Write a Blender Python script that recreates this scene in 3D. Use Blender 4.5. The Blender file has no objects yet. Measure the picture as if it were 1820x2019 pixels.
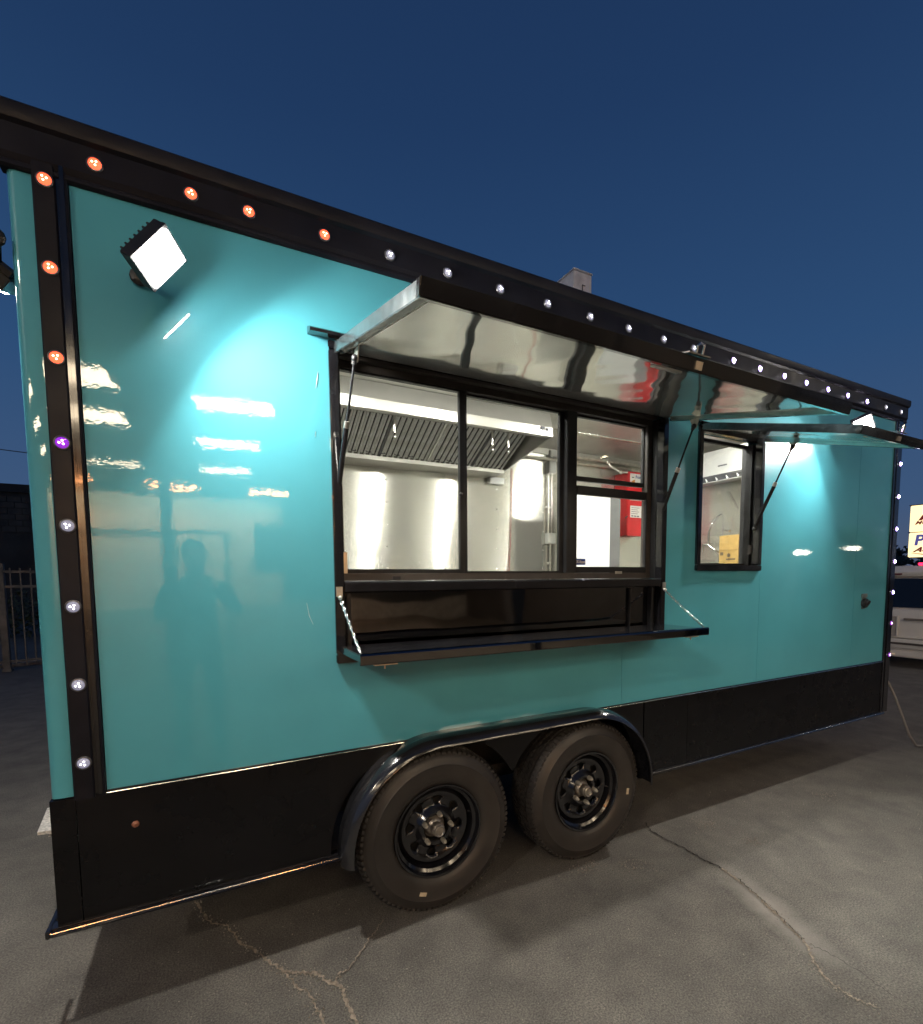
import bpy, bmesh, math, random
from mathutils import Vector, Matrix, Euler
random.seed(7)
R = math.radians
sc = bpy.context.scene
COL = sc.collection

# ------------------------------------------------------------------ camera
H0 = 1.46                                   # eye height of the photographer's phone
yaw, pitch, roll = 0.473983, 0.0751447, -0.00743511
F = Vector((math.sin(yaw)*math.cos(pitch), math.cos(yaw)*math.cos(pitch), -math.sin(pitch)))
Rt = Vector((math.cos(yaw), -math.sin(yaw), 0))
Up = Rt.cross(F)
r_ = Rt*math.cos(roll) + Up*math.sin(roll)
u_ = Up*math.cos(roll) - Rt*math.sin(roll)
cam = bpy.data.cameras.new('camera')
cam.sensor_fit = 'HORIZONTAL'; cam.sensor_width = 36; cam.lens = 36*965.38/1820
cam.shift_y = (1213-1009.7)/1820
cam.clip_start = 0.01; cam.clip_end = 600
co = bpy.data.objects.new('camera', cam); COL.objects.link(co)
M = Matrix((r_, u_, -F)).transposed().to_4x4(); M.translation = Vector((0, -1.95, H0))
co.matrix_world = M
sc.camera = co

# ------------------------------------------------------------------ sky
world = bpy.data.worlds.new('World'); sc.world = world; world.use_nodes = True
nt = world.node_tree; nt.nodes.clear()
wo = nt.nodes.new('ShaderNodeOutputWorld'); bg = nt.nodes.new('ShaderNodeBackground')
sky = nt.nodes.new('ShaderNodeTexSky'); sky.sky_type = 'NISHITA'; sky.sun_disc = False
sky.sun_elevation = R(-3.5); sky.sun_rotation = R(235); sky.altitude = 50
sky.air_density = 1.0; sky.dust_density = 0.6; sky.ozone_density = 3.0
SKY_GAIN = 6.5
tc = nt.nodes.new('ShaderNodeTexCoord'); sx = nt.nodes.new('ShaderNodeSeparateXYZ')
nt.links.new(tc.outputs['Generated'], sx.inputs[0])
ramp = nt.nodes.new('ShaderNodeValToRGB')   # dusk gradient over height, the same all the way round
cr = ramp.color_ramp
cr.elements[0].position = 0.0; cr.elements[0].color = (0.085, 0.105, 0.170, 1)
cr.elements[1].position = 1.0; cr.elements[1].color = (0.008, 0.024, 0.074, 1)
for p_, c_ in ((0.12, (0.050, 0.102, 0.212, 1)), (0.35, (0.026, 0.078, 0.190, 1)), (0.65, (0.014, 0.044, 0.122, 1))):
    e_ = cr.elements.new(p_); e_.color = c_
nt.links.new(sx.outputs['Z'], ramp.inputs[0])
mx = nt.nodes.new('ShaderNodeMix'); mx.data_type = 'RGBA'; mx.inputs[0].default_value = 0.85
nt.links.new(sky.outputs[0], mx.inputs[6]); nt.links.new(ramp.outputs[0], mx.inputs[7])
nt.links.new(mx.outputs[2], bg.inputs[0]); bg.inputs[1].default_value = 0.84
nt.links.new(bg.outputs[0], wo.inputs[0])

vs = sc.view_settings; sc.display_settings.display_device = 'sRGB'
vs.view_transform = 'Standard'; vs.look = 'None'; vs.exposure = 0.35; vs.gamma = 1; vs.use_curve_mapping = False
sc.cycles.max_bounces = 8; sc.cycles.glossy_bounces = 6; sc.cycles.transparent_max_bounces = 12
sc.cycles.caustics_reflective = False; sc.cycles.caustics_refractive = False
sc.cycles.sample_clamp_indirect = 5
sc.cycles.use_denoising = True

# ------------------------------------------------------------------ materials
MATS = {}
def new_mat(name):
    m = bpy.data.materials.new(name); m.use_nodes = True
    return m, m.node_tree, m.node_tree.nodes['Principled BSDF']
def noise(t, scale, vec=None, detail=3, rough=0.5, dist=0.0):
    n = t.nodes.new('ShaderNodeTexNoise'); n.inputs['Scale'].default_value = scale
    n.inputs['Detail'].default_value = detail; n.inputs['Roughness'].default_value = rough
    n.inputs['Distortion'].default_value = dist
    if vec: t.links.new(vec, n.inputs['Vector'])
    return n.outputs['Fac']
def objco(t, scale=(1, 1, 1)):
    c = t.nodes.new('ShaderNodeTexCoord'); mp = t.nodes.new('ShaderNodeMapping')
    mp.inputs['Scale'].default_value = scale
    t.links.new(c.outputs['Object'], mp.inputs['Vector'])
    return mp.outputs[0]
def bump(t, h, strength, dist, prev=None):
    b = t.nodes.new('ShaderNodeBump'); b.inputs['Strength'].default_value = strength; b.inputs['Distance'].default_value = dist
    t.links.new(h, b.inputs['Height'])
    if prev: t.links.new(prev, b.inputs['Normal'])
    return b.outputs[0]
def ramp2(t, v, p0, c0, p1, c1):
    r = t.nodes.new('ShaderNodeValToRGB'); e = r.color_ramp.elements
    e[0].position = p0; e[0].color = (*c0, 1); e[1].position = p1; e[1].color = (*c1, 1)
    t.links.new(v, r.inputs[0]); return r.outputs[0]
def mat(key, color, rough=0.5, metal=0.0, vary=0.12, vscale=8, bstr=0.0, bscale=40, bdist=0.01, coat=0.0, coatr=0.03, spec=0.5, emit=None, estr=0, wave=None, rvary=0.0, aniso=0.0):
    if key in MATS: return MATS[key]
    m, t, b = new_mat(key)
    o = objco(t)
    if vary:
        n = noise(t, vscale, o, 4)
        c0 = tuple(max(0, c*(1-vary)) for c in color); c1 = tuple(min(1, c*(1+vary)) for c in color)
        t.links.new(ramp2(t, n, 0.3, c0, 0.7, c1), b.inputs['Base Color'])
    else: b.inputs['Base Color'].default_value = (*color, 1)
    b.inputs['Roughness'].default_value = rough; b.inputs['Metallic'].default_value = metal
    if rvary:
        n = noise(t, vscale*1.7, o, 5)
        mr = t.nodes.new('ShaderNodeMapRange'); mr.inputs[3].default_value = rough*(1-rvary); mr.inputs[4].default_value = min(1, rough*(1+rvary))
        mr.inputs[1].default_value = .3; mr.inputs[2].default_value = .7
        t.links.new(n, mr.inputs[0]); t.links.new(mr.outputs[0], b.inputs['Roughness'])
    b.inputs['Coat Weight'].default_value = coat; b.inputs['Coat Roughness'].default_value = coatr
    b.inputs['Specular IOR Level'].default_value = spec
    if key == 'teal_gloss_paint': b.inputs['Coat IOR'].default_value = 1.62; b.inputs['Specular IOR Level'].default_value = .15
    nm = None
    if bstr: nm = bump(t, noise(t, bscale, o, 3), bstr, bdist)
    for w in (wave or []):       # (scale vector, strength, distance)
        nm = bump(t, noise(t, 1.0, objco(t, w[0]), w[3] if len(w) > 3 else 1), w[1], w[2], nm)
    if nm:
        t.links.new(nm, b.inputs['Normal'])
        if coat: t.links.new(nm, b.inputs['Coat Normal'])
    if aniso:
        b.inputs['Anisotropic'].default_value = aniso
        tg = t.nodes.new('ShaderNodeTangent'); tg.direction_type = 'RADIAL'; tg.axis = 'Z'; b.inputs['Anisotropic Rotation'].default_value = 0.25
        t.links.new(tg.outputs[0], b.inputs['Tangent'])
    if emit:
        b.inputs['Emission Color'].default_value = (*emit, 1); b.inputs['Emission Strength'].default_value = estr
    MATS[key] = m
    return m
def emis(key, color, strength, base=(0.8, 0.8, 0.8)):
    return mat(key, base, 0.3, vary=0, emit=color, estr=strength)

TEAL = mat('teal_gloss_paint', (0.078, 0.355, 0.440), 0.35, vary=0.05, vscale=3, coat=1.0, coatr=0.02,
           wave=[((55, 55, 55), 0.05, 0.002, 2), ((1.1, 1.1, 0.7), 0.3, 0.010)])
BLACK = mat('black_gloss_trim', (0.010, 0.010, 0.012), 0.12, vary=0.3, vscale=12, coat=0.6, coatr=0.05, rvary=.3, bstr=.03, bscale=25, bdist=.003)
FASCIA = mat('black_satin_fascia', (0.011, 0.011, 0.016), 0.38, spec=.14,  vary=0.25, vscale=6, rvary=.25, bstr=.05, bscale=120, bdist=.001)
SKIRT = mat('black_skirt_paint', (0.0032, 0.0032, 0.0045), 0.30, spec=.28, vary=0.3, vscale=5, rvary=.3, bstr=.08, bscale=9, bdist=.004)
PANELBLK = mat('black_mirror_panel', (0.17, 0.17, 0.18), 0.04, 1.0, vary=0.1, wave=[((4, 4, 2.5), 0.3, 0.012, 1)])
ALUBLK = mat('black_anodised_aluminium', (0.014, 0.014, 0.015), 0.38, spec=.35, vary=0.2, vscale=20, rvary=.2)
BRONZE = mat('dark_bronze_sill', (0.045, 0.038, 0.034), 0.42, vary=0.15, vscale=20)
STEEL = mat('stainless_wall_sheet', (0.80, 0.79, 0.72), 0.26, 0.85, vary=0.05, vscale=3, aniso=0.96,
            wave=[((2.6, 2.6, 0.35), 0.42, 0.02, 0)])
POLISH = mat('polished_awning_sheet', (0.96, 0.96, 0.93), 0.08, .76, vary=0.05, vscale=3, wave=[((3.8, 1.6, 3.0), 0.85, 0.012, 1)])
HOODM = mat('brushed_hood_steel', (0.52, 0.51, 0.47), 0.36, 0.8, vary=0.06, vscale=6, wave=[((3, 3, 3), .25, .01, 1)])
CEILM = mat('interior_ceiling_sheet', (0.72, 0.71, 0.67), 0.4, .6, vary=0.05, wave=[((2, 2, 2), .3, .01, 1)])
CHROME = mat('chrome', (0.75, 0.74, 0.72), 0.14, 1.0, vary=0.08, vscale=30)
ZINC = mat('zinc_plated_steel', (0.62, 0.60, 0.55), 0.35, 1.0, vary=0.2, vscale=30)
BRASS = mat('yellow_zinc_plate', (0.70, 0.58, 0.42), 0.4, 1.0, vary=0.15, vscale=30)
RUBBER = mat('tyre_rubber', (0.028, 0.025, 0.023), 0.46, vary=0.25, vscale=9, bstr=.15, bscale=90, bdist=.002, rvary=.2)
RIMM = mat('black_wheel_enamel', (0.008, 0.008, 0.010), 0.18, vary=0.3, vscale=20, coat=.5, coatr=.08)
DARK = mat('dark_underbody', (0.012, 0.011, 0.010), 0.7, vary=0.4, vscale=6)
WHITEP = mat('white_plastic', (0.80, 0.80, 0.76), 0.35, vary=0.03)
GREYP = mat('grey_electrical_box', (0.55, 0.55, 0.50), 0.4, vary=0.05)
BOARDM = mat('white_board_face', (0.80, 0.82, 0.80), 0.35, vary=0.02)
REDM = mat('red_enamel', (0.55, 0.015, 0.02), 0.3, vary=0.1, vscale=6, wave=[((9, 9, .8), .3, .01, 1)])
CARD = mat('brown_cardboard', (0.52, 0.34, 0.11), 0.8, vary=0.1, vscale=25, bstr=.1, bscale=60)
GALV = mat('galvanised_duct', (0.68, 0.67, 0.66), 0.5, 0.1, vary=0.18, vscale=18, rvary=.25, wave=[((5, 5, 5), .25, .02, 2)])
ROOFM = mat('roof_membrane', (0.30, 0.31, 0.32), 0.6, vary=0.1)
VANW = mat('white_van_paint', (0.62, 0.60, 0.56), 0.3, vary=0.03, coat=.6, bstr=.02, bscale=5)
VANGL = mat('van_dark_glass', (0.006, 0.006, 0.008), 0.06, vary=0, spec=.6)
PLASTB = mat('black_plastic', (0.02, 0.02, 0.022), 0.45, vary=0.2, vscale=20)
LABELW = mat('white_label', (0.78, 0.77, 0.70), 0.5, vary=0.03)
INK = mat('dark_ink', (0.05, 0.05, 0.06), 0.6, vary=0.1)
BLUEI = mat('blue_ink', (0.03, 0.06, 0.30), 0.5, vary=0.1)
ORNGI = mat('orange_ink', (0.75, 0.30, 0.05), 0.5, vary=0.1)

def glass_mat():
    m = bpy.data.materials.new('clear_window_glass'); m.use_nodes = True; t = m.node_tree; t.nodes.clear()
    o = t.nodes.new('ShaderNodeOutputMaterial'); tr = t.nodes.new('ShaderNodeBsdfTransparent'); gl = t.nodes.new('ShaderNodeBsdfGlossy')
    tr.inputs[0].default_value = (0.95, 0.96, 0.95, 1); gl.inputs['Roughness'].default_value = 0.01
    fr = t.nodes.new('ShaderNodeFresnel'); fr.inputs['IOR'].default_value = 1.5; geo = t.nodes.new('ShaderNodeNewGeometry'); inv = t.nodes.new('ShaderNodeMath'); inv.operation = 'SUBTRACT'; inv.inputs[0].default_value = 1; t.links.new(geo.outputs['Backfacing'], inv.inputs[1]); m2 = t.nodes.new('ShaderNodeMath'); m2.operation = 'MULTIPLY'; t.links.new(inv.outputs[0], m2.inputs[1])
    mul = t.nodes.new('ShaderNodeMath'); mul.operation = 'MULTIPLY'; mul.inputs[1].default_value = 1.6
    w = bump(t, noise(t, 1.5, objco(t), 1), .1, .01); t.links.new(w, gl.inputs['Normal'])
    mxx = t.nodes.new('ShaderNodeMixShader'); t.links.new(fr.outputs[0], mul.inputs[0]); t.links.new(mul.outputs[0], m2.inputs[0]); t.links.new(m2.outputs[0], mxx.inputs[0])
    t.links.new(tr.outputs[0], mxx.inputs[1]); t.links.new(gl.outputs[0], mxx.inputs[2]); t.links.new(mxx.outputs[0], o.inputs[0])
    return m
GLASS = glass_mat()

def asphalt_mat():
    m, t, b = new_mat('worn_asphalt')
    o = objco(t)
    big = noise(t, 0.55, o, 4, .6); mid = noise(t, 5, o, 5, .65); fine = noise(t, 160, o, 2, .6)
    base = ramp2(t, big, .3, (0.094, 0.087, 0.079), .72, (0.150, 0.141, 0.129))
    def mixc(a, bcol, fac, mode='MIX', v=None):
        x = t.nodes.new('ShaderNodeMix'); x.data_type = 'RGBA'; x.blend_type = mode
        if fac is not None: x.inputs[0].default_value = fac
        if v is not None: t.links.new(v, x.inputs[0])
        t.links.new(a, x.inputs[6])
        if isinstance(bcol, tuple): x.inputs[7].default_value = (*bcol, 1)
        else: t.links.new(bcol, x.inputs[7])
        return x.outputs[2]
    c = mixc(base, ramp2(t, mid, .32, (.55, .55, .55), .68, (1.3, 1.28, 1.24)), .6, 'MULTIPLY')
    c = mixc(c, ramp2(t, fine, .35, (.45, .45, .45), .68, (1.6, 1.6, 1.55)), .7, 'MULTIPLY')
    v = t.nodes.new('ShaderNodeTexVoronoi'); v.inputs['Scale'].default_value = 95; t.links.new(o, v.inputs['Vector'])
    lt = t.nodes.new('ShaderNodeMath'); lt.operation = 'LESS_THAN'; lt.inputs[1].default_value = .13; t.links.new(v.outputs['Distance'], lt.inputs[0])
    rnd = t.nodes.new('ShaderNodeSeparateColor'); t.links.new(v.outputs['Color'], rnd.inputs[0])
    gt = t.nodes.new('ShaderNodeMath'); gt.operation = 'GREATER_THAN'; gt.inputs[1].default_value = .88; t.links.new(rnd.outputs[0], gt.inputs[0])
    mu = t.nodes.new('ShaderNodeMath'); mu.operation = 'MULTIPLY'; t.links.new(lt.outputs[0], mu.inputs[0]); t.links.new(gt.outputs[0], mu.inputs[1])
    c = mixc(c, (0.30, 0.28, 0.25), None, 'MIX', mu.outputs[0])
    # pale washed-out dust along the long crack on the right (a stain with a shape of its own)
    sp = t.nodes.new('ShaderNodeSeparateXYZ'); t.links.new(o, sp.inputs[0])
    def mth(op, a, bb):
        n = t.nodes.new('ShaderNodeMath'); n.operation = op
        for i, q in enumerate((a, bb)):
            if q is None: continue
            if isinstance(q, (int, float)): n.inputs[i].default_value = q
            else: t.links.new(q, n.inputs[i])
        return n.outputs[0]
    dx = mth('DIVIDE', mth('SUBTRACT', sp.outputs[0], mth('ADD', 2.33, mth('MULTIPLY', sp.outputs[1], .26))), .10)
    dy = mth('DIVIDE', mth('ADD', sp.outputs[1], .76), .30)
    d = mth('SQRT', mth('ADD', mth('MULTIPLY', dx, dx), mth('MULTIPLY', dy, dy)), None)
    d = mth('ADD', d, mth('MULTIPLY', mth('SUBTRACT', noise(t, 9, o, 4, .6), .5), 1.1))
    mr = t.nodes.new('ShaderNodeMapRange'); mr.inputs[1].default_value = .2; mr.inputs[2].default_value = 1.2; mr.inputs[3].default_value = .95; mr.inputs[4].default_value = 0
    t.links.new(d, mr.inputs[0])
    c = mixc(c, (0.27, 0.25, 0.225), None, 'MIX', mr.outputs[0])
    # small scattered pale scuffs
    sc_ = noise(t, 2.3, objco(t, (1, 1, 1)), 6, .7, .6)
    c = mixc(c, (0.20, 0.185, 0.165), None, 'MIX', ramp2(t, sc_, .66, (0, 0, 0), .76, (.55, .55, .55)))
    t.links.new(c, b.inputs['Base Color'])
    b.inputs['Roughness'].default_value = .82; b.inputs['Specular IOR Level'].default_value = .35
    nm = bump(t, fine, .5, .006); nm = bump(t, noise(t, 45, o, 3), .35, .008, nm)
    t.links.new(nm, b.inputs['Normal'])
    return m
ASPH = asphalt_mat()
CRACKM = mat('sandy_crack_fill', (0.25, 0.205, 0.16), 0.95, vary=0.5, vscale=60, bstr=.6, bscale=150, bdist=.004)
CRACKD = mat('open_dark_crack', (0.025, 0.022, 0.02), 0.95, vary=0.5, vscale=60)
GRIT = mat('loose_grit', (0.24, 0.215, 0.18), 0.9, vary=0.4, vscale=50)

# ------------------------------------------------------------------ mesh helper
ORG = {}
class MB:
    def __init__(s): s.v = []; s.f = []
    def add(s, vs, fs):
        n = len(s.v); s.v += [tuple(v) for v in vs]; s.f += [tuple(i+n for i in f) for f in fs]
        return s
    def box(s, x0, x1, y0, y1, z0, z1):
        vs = [(x, y, z) for x in (x0, x1) for y in (y0, y1) for z in (z0, z1)]
        return s.add(vs, [(0, 1, 3, 2), (4, 6, 7, 5), (0, 4, 5, 1), (2, 3, 7, 6), (0, 2, 6, 4), (1, 5, 7, 3)])
    def obox(s, c, ax, ay, az, hx, hy, hz):
        c = Vector(c); ax, ay, az = Vector(ax).normalized(), Vector(ay).normalized(), Vector(az).normalized()
        vs = [c+ax*hx*i+ay*hy*j+az*hz*k for i in (-1, 1) for j in (-1, 1) for k in (-1, 1)]
        return s.add(vs, [(0, 1, 3, 2), (4, 6, 7, 5), (0, 4, 5, 1), (2, 3, 7, 6), (0, 2, 6, 4), (1, 5, 7, 3)])
    def beam(s, p0, p1, w, h, up=(0, 0, 1)):
        p0, p1 = Vector(p0), Vector(p1); d = (p1-p0); az = d.normalized()
        ax = az.cross(Vector(up)); 
        if ax.length < 1e-4: ax = az.cross(Vector((1, 0, 0)))
        ax.normalize(); ay = ax.cross(az)
        return s.obox((p0+p1)/2, ax, ay, az, w/2, h/2, d.length/2)
    def tube(s, pts, r, n=10, caps=True):
        pts = [Vector(p) for p in pts]; rs = r if isinstance(r, (list, tuple)) else [r]*len(pts)
        base = len(s.v); prev = None
        for i, p in enumerate(pts):
            a = pts[max(i-1, 0)]; b = pts[min(i+1, len(pts)-1)]; d = (b-a)
            d = d.normalized() if d.length > 1e-9 else Vector((0, 0, 1))
            if prev is None:
                ref = Vector((0, 0, 1)) if abs(d.z) < .9 else Vector((1, 0, 0)); x = d.cross(ref).normalized()
            else:
                x = (prev-d*prev.dot(d)); x = x.normalized() if x.length > 1e-6 else d.cross(Vector((0, 0, 1))).normalized()
            prev = x; y = d.cross(x)
            for k in range(n):
                a_ = 2*math.pi*k/n; s.v.append(tuple(p+(x*math.cos(a_)+y*math.sin(a_))*rs[i]))
        for i in range(len(pts)-1):
            for k in range(n):
                k2 = (k+1) % n
                s.f.append((base+i*n+k, base+i*n+k2, base+(i+1)*n+k2, base+(i+1)*n+k))
        if caps:
            s.f.append(tuple(base+k for k in range(n))[::-1]); s.f.append(tuple(base+(len(pts)-1)*n+k for k in range(n)))
        return s
    def lathe(s, prof, n=48, close=False):        # profile (radius, y) spun about the Y axis
        base = len(s.v); m = len(prof)
        for k in range(n):
            a = 2*math.pi*k/n
            for r, y in prof: s.v.append((r*math.cos(a), y, r*math.sin(a)))
        rng = m if close else m-1
        for k in range(n):
            k2 = (k+1) % n
            for i in range(rng):
                i2 = (i+1) % m
                s.f.append((base+k*m+i, base+k*m+i2, base+k2*m+i2, base+k2*m+i))
        return s
    def prism(s, poly, a0, a1, axis='y'):         # poly in (x,z) extruded along y, or (y,z) along x, or (x,y) along z
        n = len(poly)
        def P(p, a): return {'y': (p[0], a, p[1]), 'x': (a, p[0], p[1]), 'z': (p[0], p[1], a)}[axis]
        vs = [P(p, a0) for p in poly]+[P(p, a1) for p in poly]
        fs = [tuple(range(n)), tuple(range(n, 2*n))[::-1]]+[(i, (i+1) % n, n+(i+1) % n, n+i) for i in range(n)]
        return s.add(vs, fs)
    def slab(s, xs, zs, y0, y1, hole):            # gridded wall slab with rectangular holes
        nx, nz = len(xs)-1, len(zs)-1
        def on(i, k):
            if not (0 <= i < nx and 0 <= k < nz): return False
            cx, cz = (xs[i]+xs[i+1])/2, (zs[k]+zs[k+1])/2
            return not any(h[0] < cx < h[1] and h[2] < cz < h[3] for h in hole)
        for i in range(nx):
            for k in range(nz):
                if not on(i, k): continue
                a, b, c, d = xs[i], xs[i+1], zs[k], zs[k+1]
                s.add([(a, y0, c), (b, y0, c), (b, y0, d), (a, y0, d)], [(0, 1, 2, 3)])
                s.add([(a, y1, c), (b, y1, c), (b, y1, d), (a, y1, d)], [(3, 2, 1, 0)])
                if not on(i-1, k): s.add([(a, y0, c), (a, y1, c), (a, y1, d), (a, y0, d)], [(3, 2, 1, 0)])
                if not on(i+1, k): s.add([(b, y0, c), (b, y1, c), (b, y1, d), (b, y0, d)], [(0, 1, 2, 3)])
                if not on(i, k-1): s.add([(a, y0, c), (b, y0, c), (b, y1, c), (a, y1, c)], [(3, 2, 1, 0)])
                if not on(i, k+1): s.add([(a, y0, d), (b, y0, d), (b, y1, d), (a, y1, d)], [(0, 1, 2, 3)])
        return s
    def sphere(s, c, r, n=10, m=6, sq=(1, 1, 1)):
        base = len(s.v); c = Vector(c)
        s.v.append(tuple(c+Vector((0, 0, r*sq[2]))))
        for j in range(1, m):
            th = math.pi*j/m
            for k in range(n):
                a = 2*math.pi*k/n
                s.v.append((c.x+r*sq[0]*math.sin(th)*math.cos(a), c.y+r*sq[1]*math.sin(th)*math.sin(a), c.z+r*sq[2]*math.cos(th)))
        s.v.append(tuple(c-Vector((0, 0, r*sq[2]))))
        for k in range(n):
            k2 = (k+1) % n
            s.f.append((base, base+1+k, base+1+k2))
            for j in range(m-2):
                s.f.append((base+1+j*n+k, base+1+(j+1)*n+k, base+1+(j+1)*n+k2, base+1+j*n+k2))
            s.f.append((base+1+(m-2)*n+k, base+1+(m-1)*n, base+1+(m-2)*n+k2))
        return s
    def mesh(s, name, m, off=Vector((0, 0, 0)), smooth=False, bev=0, ang=40):
        me = bpy.data.meshes.new(name)
        me.from_pydata([tuple(Vector(v)-off) for v in s.v], [], s.f)
        bm = bmesh.new(); bm.from_mesh(me)
        bmesh.ops.recalc_face_normals(bm, faces=bm.faces)
        if bev:
            es = [e for e in bm.edges if len(e.link_faces) == 2 and e.calc_face_angle(0) > R(35)]
            bmesh.ops.bevel(bm, geom=es, offset=bev, segments=2, affect='EDGES', clamp_overlap=True)
        bm.to_mesh(me); bm.free()
        if smooth:
            for p in me.polygons: p.use_smooth = True
            me.set_sharp_from_angle(angle=R(ang))
        me.materials.append(m)
        return me
def link(name, data, parent=None, loc=(0, 0, 0)):
    o = bpy.data.objects.new(name, data); COL.objects.link(o)
    if parent: o.parent = parent; ORG[o.name] = ORG[parent.name] + Vector(loc)
    else: ORG[o.name] = Vector(loc)
    o.location = loc
    return o
def part(name, mb, m, parent, smooth=False, bev=0, label=None, kind=None, ang=40):
    o = link(name, mb.mesh(name, m, ORG[parent.name], smooth, bev, ang), parent)
    if label: o['label'] = label
    if kind: o['kind'] = kind
    return o
def thing(name, loc, label, cat, group=None):
    o = link(name, None, None, loc); o['label'] = label; o['category'] = cat
    if group: o['group'] = group
    return o
def solo(name, mb, m, label, cat, group=None, base=(0, 0, 0), smooth=False, bev=0):
    o = link(name, mb.mesh(name, m, Vector(base), smooth, bev), None, base); o['label'] = label; o['category'] = cat
    if group: o['group'] = group
    return o
def structure(name, mb, m, kind='structure', **k):
    o = link(name, mb.mesh(name, m, **k)); o['kind'] = kind
    return o
def inst(name, me, parent, loc, rot=None, mats=None):      # shared-mesh child placed at a world point
    o = bpy.data.objects.new(name, me); COL.objects.link(o); o.parent = parent
    o.location = Vector(loc)-ORG[parent.name]; ORG[o.name] = Vector(loc)
    if rot is not None: o.rotation_euler = rot
    return o
def text(name, s, size, m, parent, loc, rot, ext=0.0006, shear=0.0, bold=0.0, sx=1.0):
    cu = bpy.data.curves.new(name, 'FONT'); cu.body = s; cu.size = size; cu.extrude = ext; cu.shear = shear; cu.offset = bold
    tmp = bpy.data.objects.new('tmp', cu); COL.objects.link(tmp)
    dg = bpy.context.evaluated_depsgraph_get(); me = bpy.data.meshes.new_from_object(tmp.evaluated_get(dg))
    bpy.data.objects.remove(tmp)
    me.materials.clear(); me.materials.append(m); me.name = name
    o = bpy.data.objects.new(name, me); COL.objects.link(o)
    if parent: o.parent = parent; o.location = Vector(loc)-ORG[parent.name]
    else: o.location = loc
    o.rotation_euler = rot; o.scale = (sx, 1, 1)
    return o

# ------------------------------------------------------------------ ground
g = MB()
xs = [-300, -60, -12, -4, 0, 4, 12, 60, 300]; 
for i in range(len(xs)-1):
    for j in range(len(xs)-1):
        g.add([(xs[i], xs[j], 0), (xs[i+1], xs[j], 0), (xs[i+1], xs[j+1], 0), (xs[i], xs[j+1], 0)], [(0, 1, 2, 3)])
ground = structure('ground', g, ASPH)

def crack(name, pts, w0, w1, m, z=.004, jit=.006, sub=9, seed=1):
    rn = random.Random(seed); P = [Vector((p[0], p[1], 0)) for p in pts]; path = []
    for i in range(len(P)-1):
        for k in range(sub):
            q = P[i].lerp(P[i+1], k/sub)
            d = (P[i+1]-P[i]).normalized(); nrm = Vector((-d.y, d.x, 0))
            path.append((q+nrm*rn.uniform(-jit, jit)*(0 if k == 0 else 1), nrm))
    path.append((P[-1], nrm)); b = MB(); L = []
    for i, (q, nn) in enumerate(path):
        f = i/(len(path)-1); w = (w0+(w1-w0)*f)*rn.uniform(.25, 1.0)
        if i in (0, len(path)-1): w *= .2
        L.append((q+nn*w*rn.uniform(.3, .7), q-nn*w*rn.uniform(.3, .7)))
    vs = []
    for a, c in L: vs += [(a.x, a.y, z), (c.x, c.y, z)]
    b.add(vs, [(2*i, 2*i+1, 2*i+3, 2*i+2) for i in range(len(L)-1)])
    o = link(name, b.mesh(name, m), ground)
    return [q for q, _ in path]
cl = [(-.16, .70), (-0.132, 0.56), (-0.106, 0.455), (-0.053, 0.30), (0.012, 0.25), (0.05, 0.12), (0.101, 0.043), (0.143, -0.038), (0.195, -0.118), (0.238, -0.146), (0.29, -0.168), (0.318, -0.233), (0.363, -0.28), (0.361, -0.34), (0.37, -0.46), (.40, -.62)]
pth = crack('crack', cl, .010, .022, CRACKM, seed=3)
pth += crack('crack', [(0.195, -0.118), (0.211, -0.19), (0.253, -0.257), (0.262, -0.31), (0.274, -0.38), (.26, -.52)], .012, .010, CRACKM, seed=4)
crack('crack', [(0.345, -0.262), (0.371, -0.22), (0.407, -0.219), (0.492, -0.124), (0.562, -0.07), (0.60, -0.02)], .010, .005, CRACKM, seed=5, z=.008)
cr1 = [(2.25, .06), (2.20, -0.03), (2.20, -0.132), (2.215, -0.248), (2.205, -0.37), (2.225, -0.45)]
crack('crack', cr1, .010, .014, CRACKD, seed=6)
pth2 = crack('crack', [(2.225, -0.45), (2.205, -0.55), (2.162, -0.67), (2.13, -0.76), (2.08, -0.865), (2.047, -0.935), (1.985, -0.99), (1.936, -1.047), (1.92, -1.1), (1.925, -1.155), (1.95, -1.21)], .016, .006, CRACKM, seed=7)
crack('crack', [(2.21, -0.54), (2.165, -0.665), (2.135, -0.755), (2.085, -0.86), (2.05, -0.93)], .006, .004, CRACKD, seed=8, z=.008)
crack('crack', [(2.047, -0.93), (2.068, -1.0), (2.07, -1.093), (2.05, -1.19), (2.05, -1.25), (2.08, -1.5)], .004, .003, CRACKD, seed=9, z=.008)
gm = MB()
for q in pth+pth2:
    for k in range(3):
        x = q.x+random.gauss(0, .012); y = q.y+random.gauss(0, .016); s_ = random.uniform(.0012, .0035)
        gm.sphere((x, y, s_*.6), s_, 5, 3, (1, random.uniform(.6, 1), .8))
for k in range(900):
    x = random.uniform(-1, 4.5); y = random.uniform(-1.4, .3); s_ = random.uniform(.0012, .0030)
    gm.sphere((x, y, s_*.6), s_, 5, 3)
for (cx, cy, sg, n) in ((2.55, -.12, .05, 60), (1.86, -.22, .05, 60), (1.63, -.14, .04, 60), (2.62, -.37, .03, 40), (3.6, -.25, .05, 40)):
    for k in range(n):
        s_ = random.uniform(.0015, .004); gm.sphere((random.gauss(cx, sg), random.gauss(cy, sg*.7), s_*.5), s_, 5, 3)
structure('grit', gm, GRIT, kind='stuff')

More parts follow.
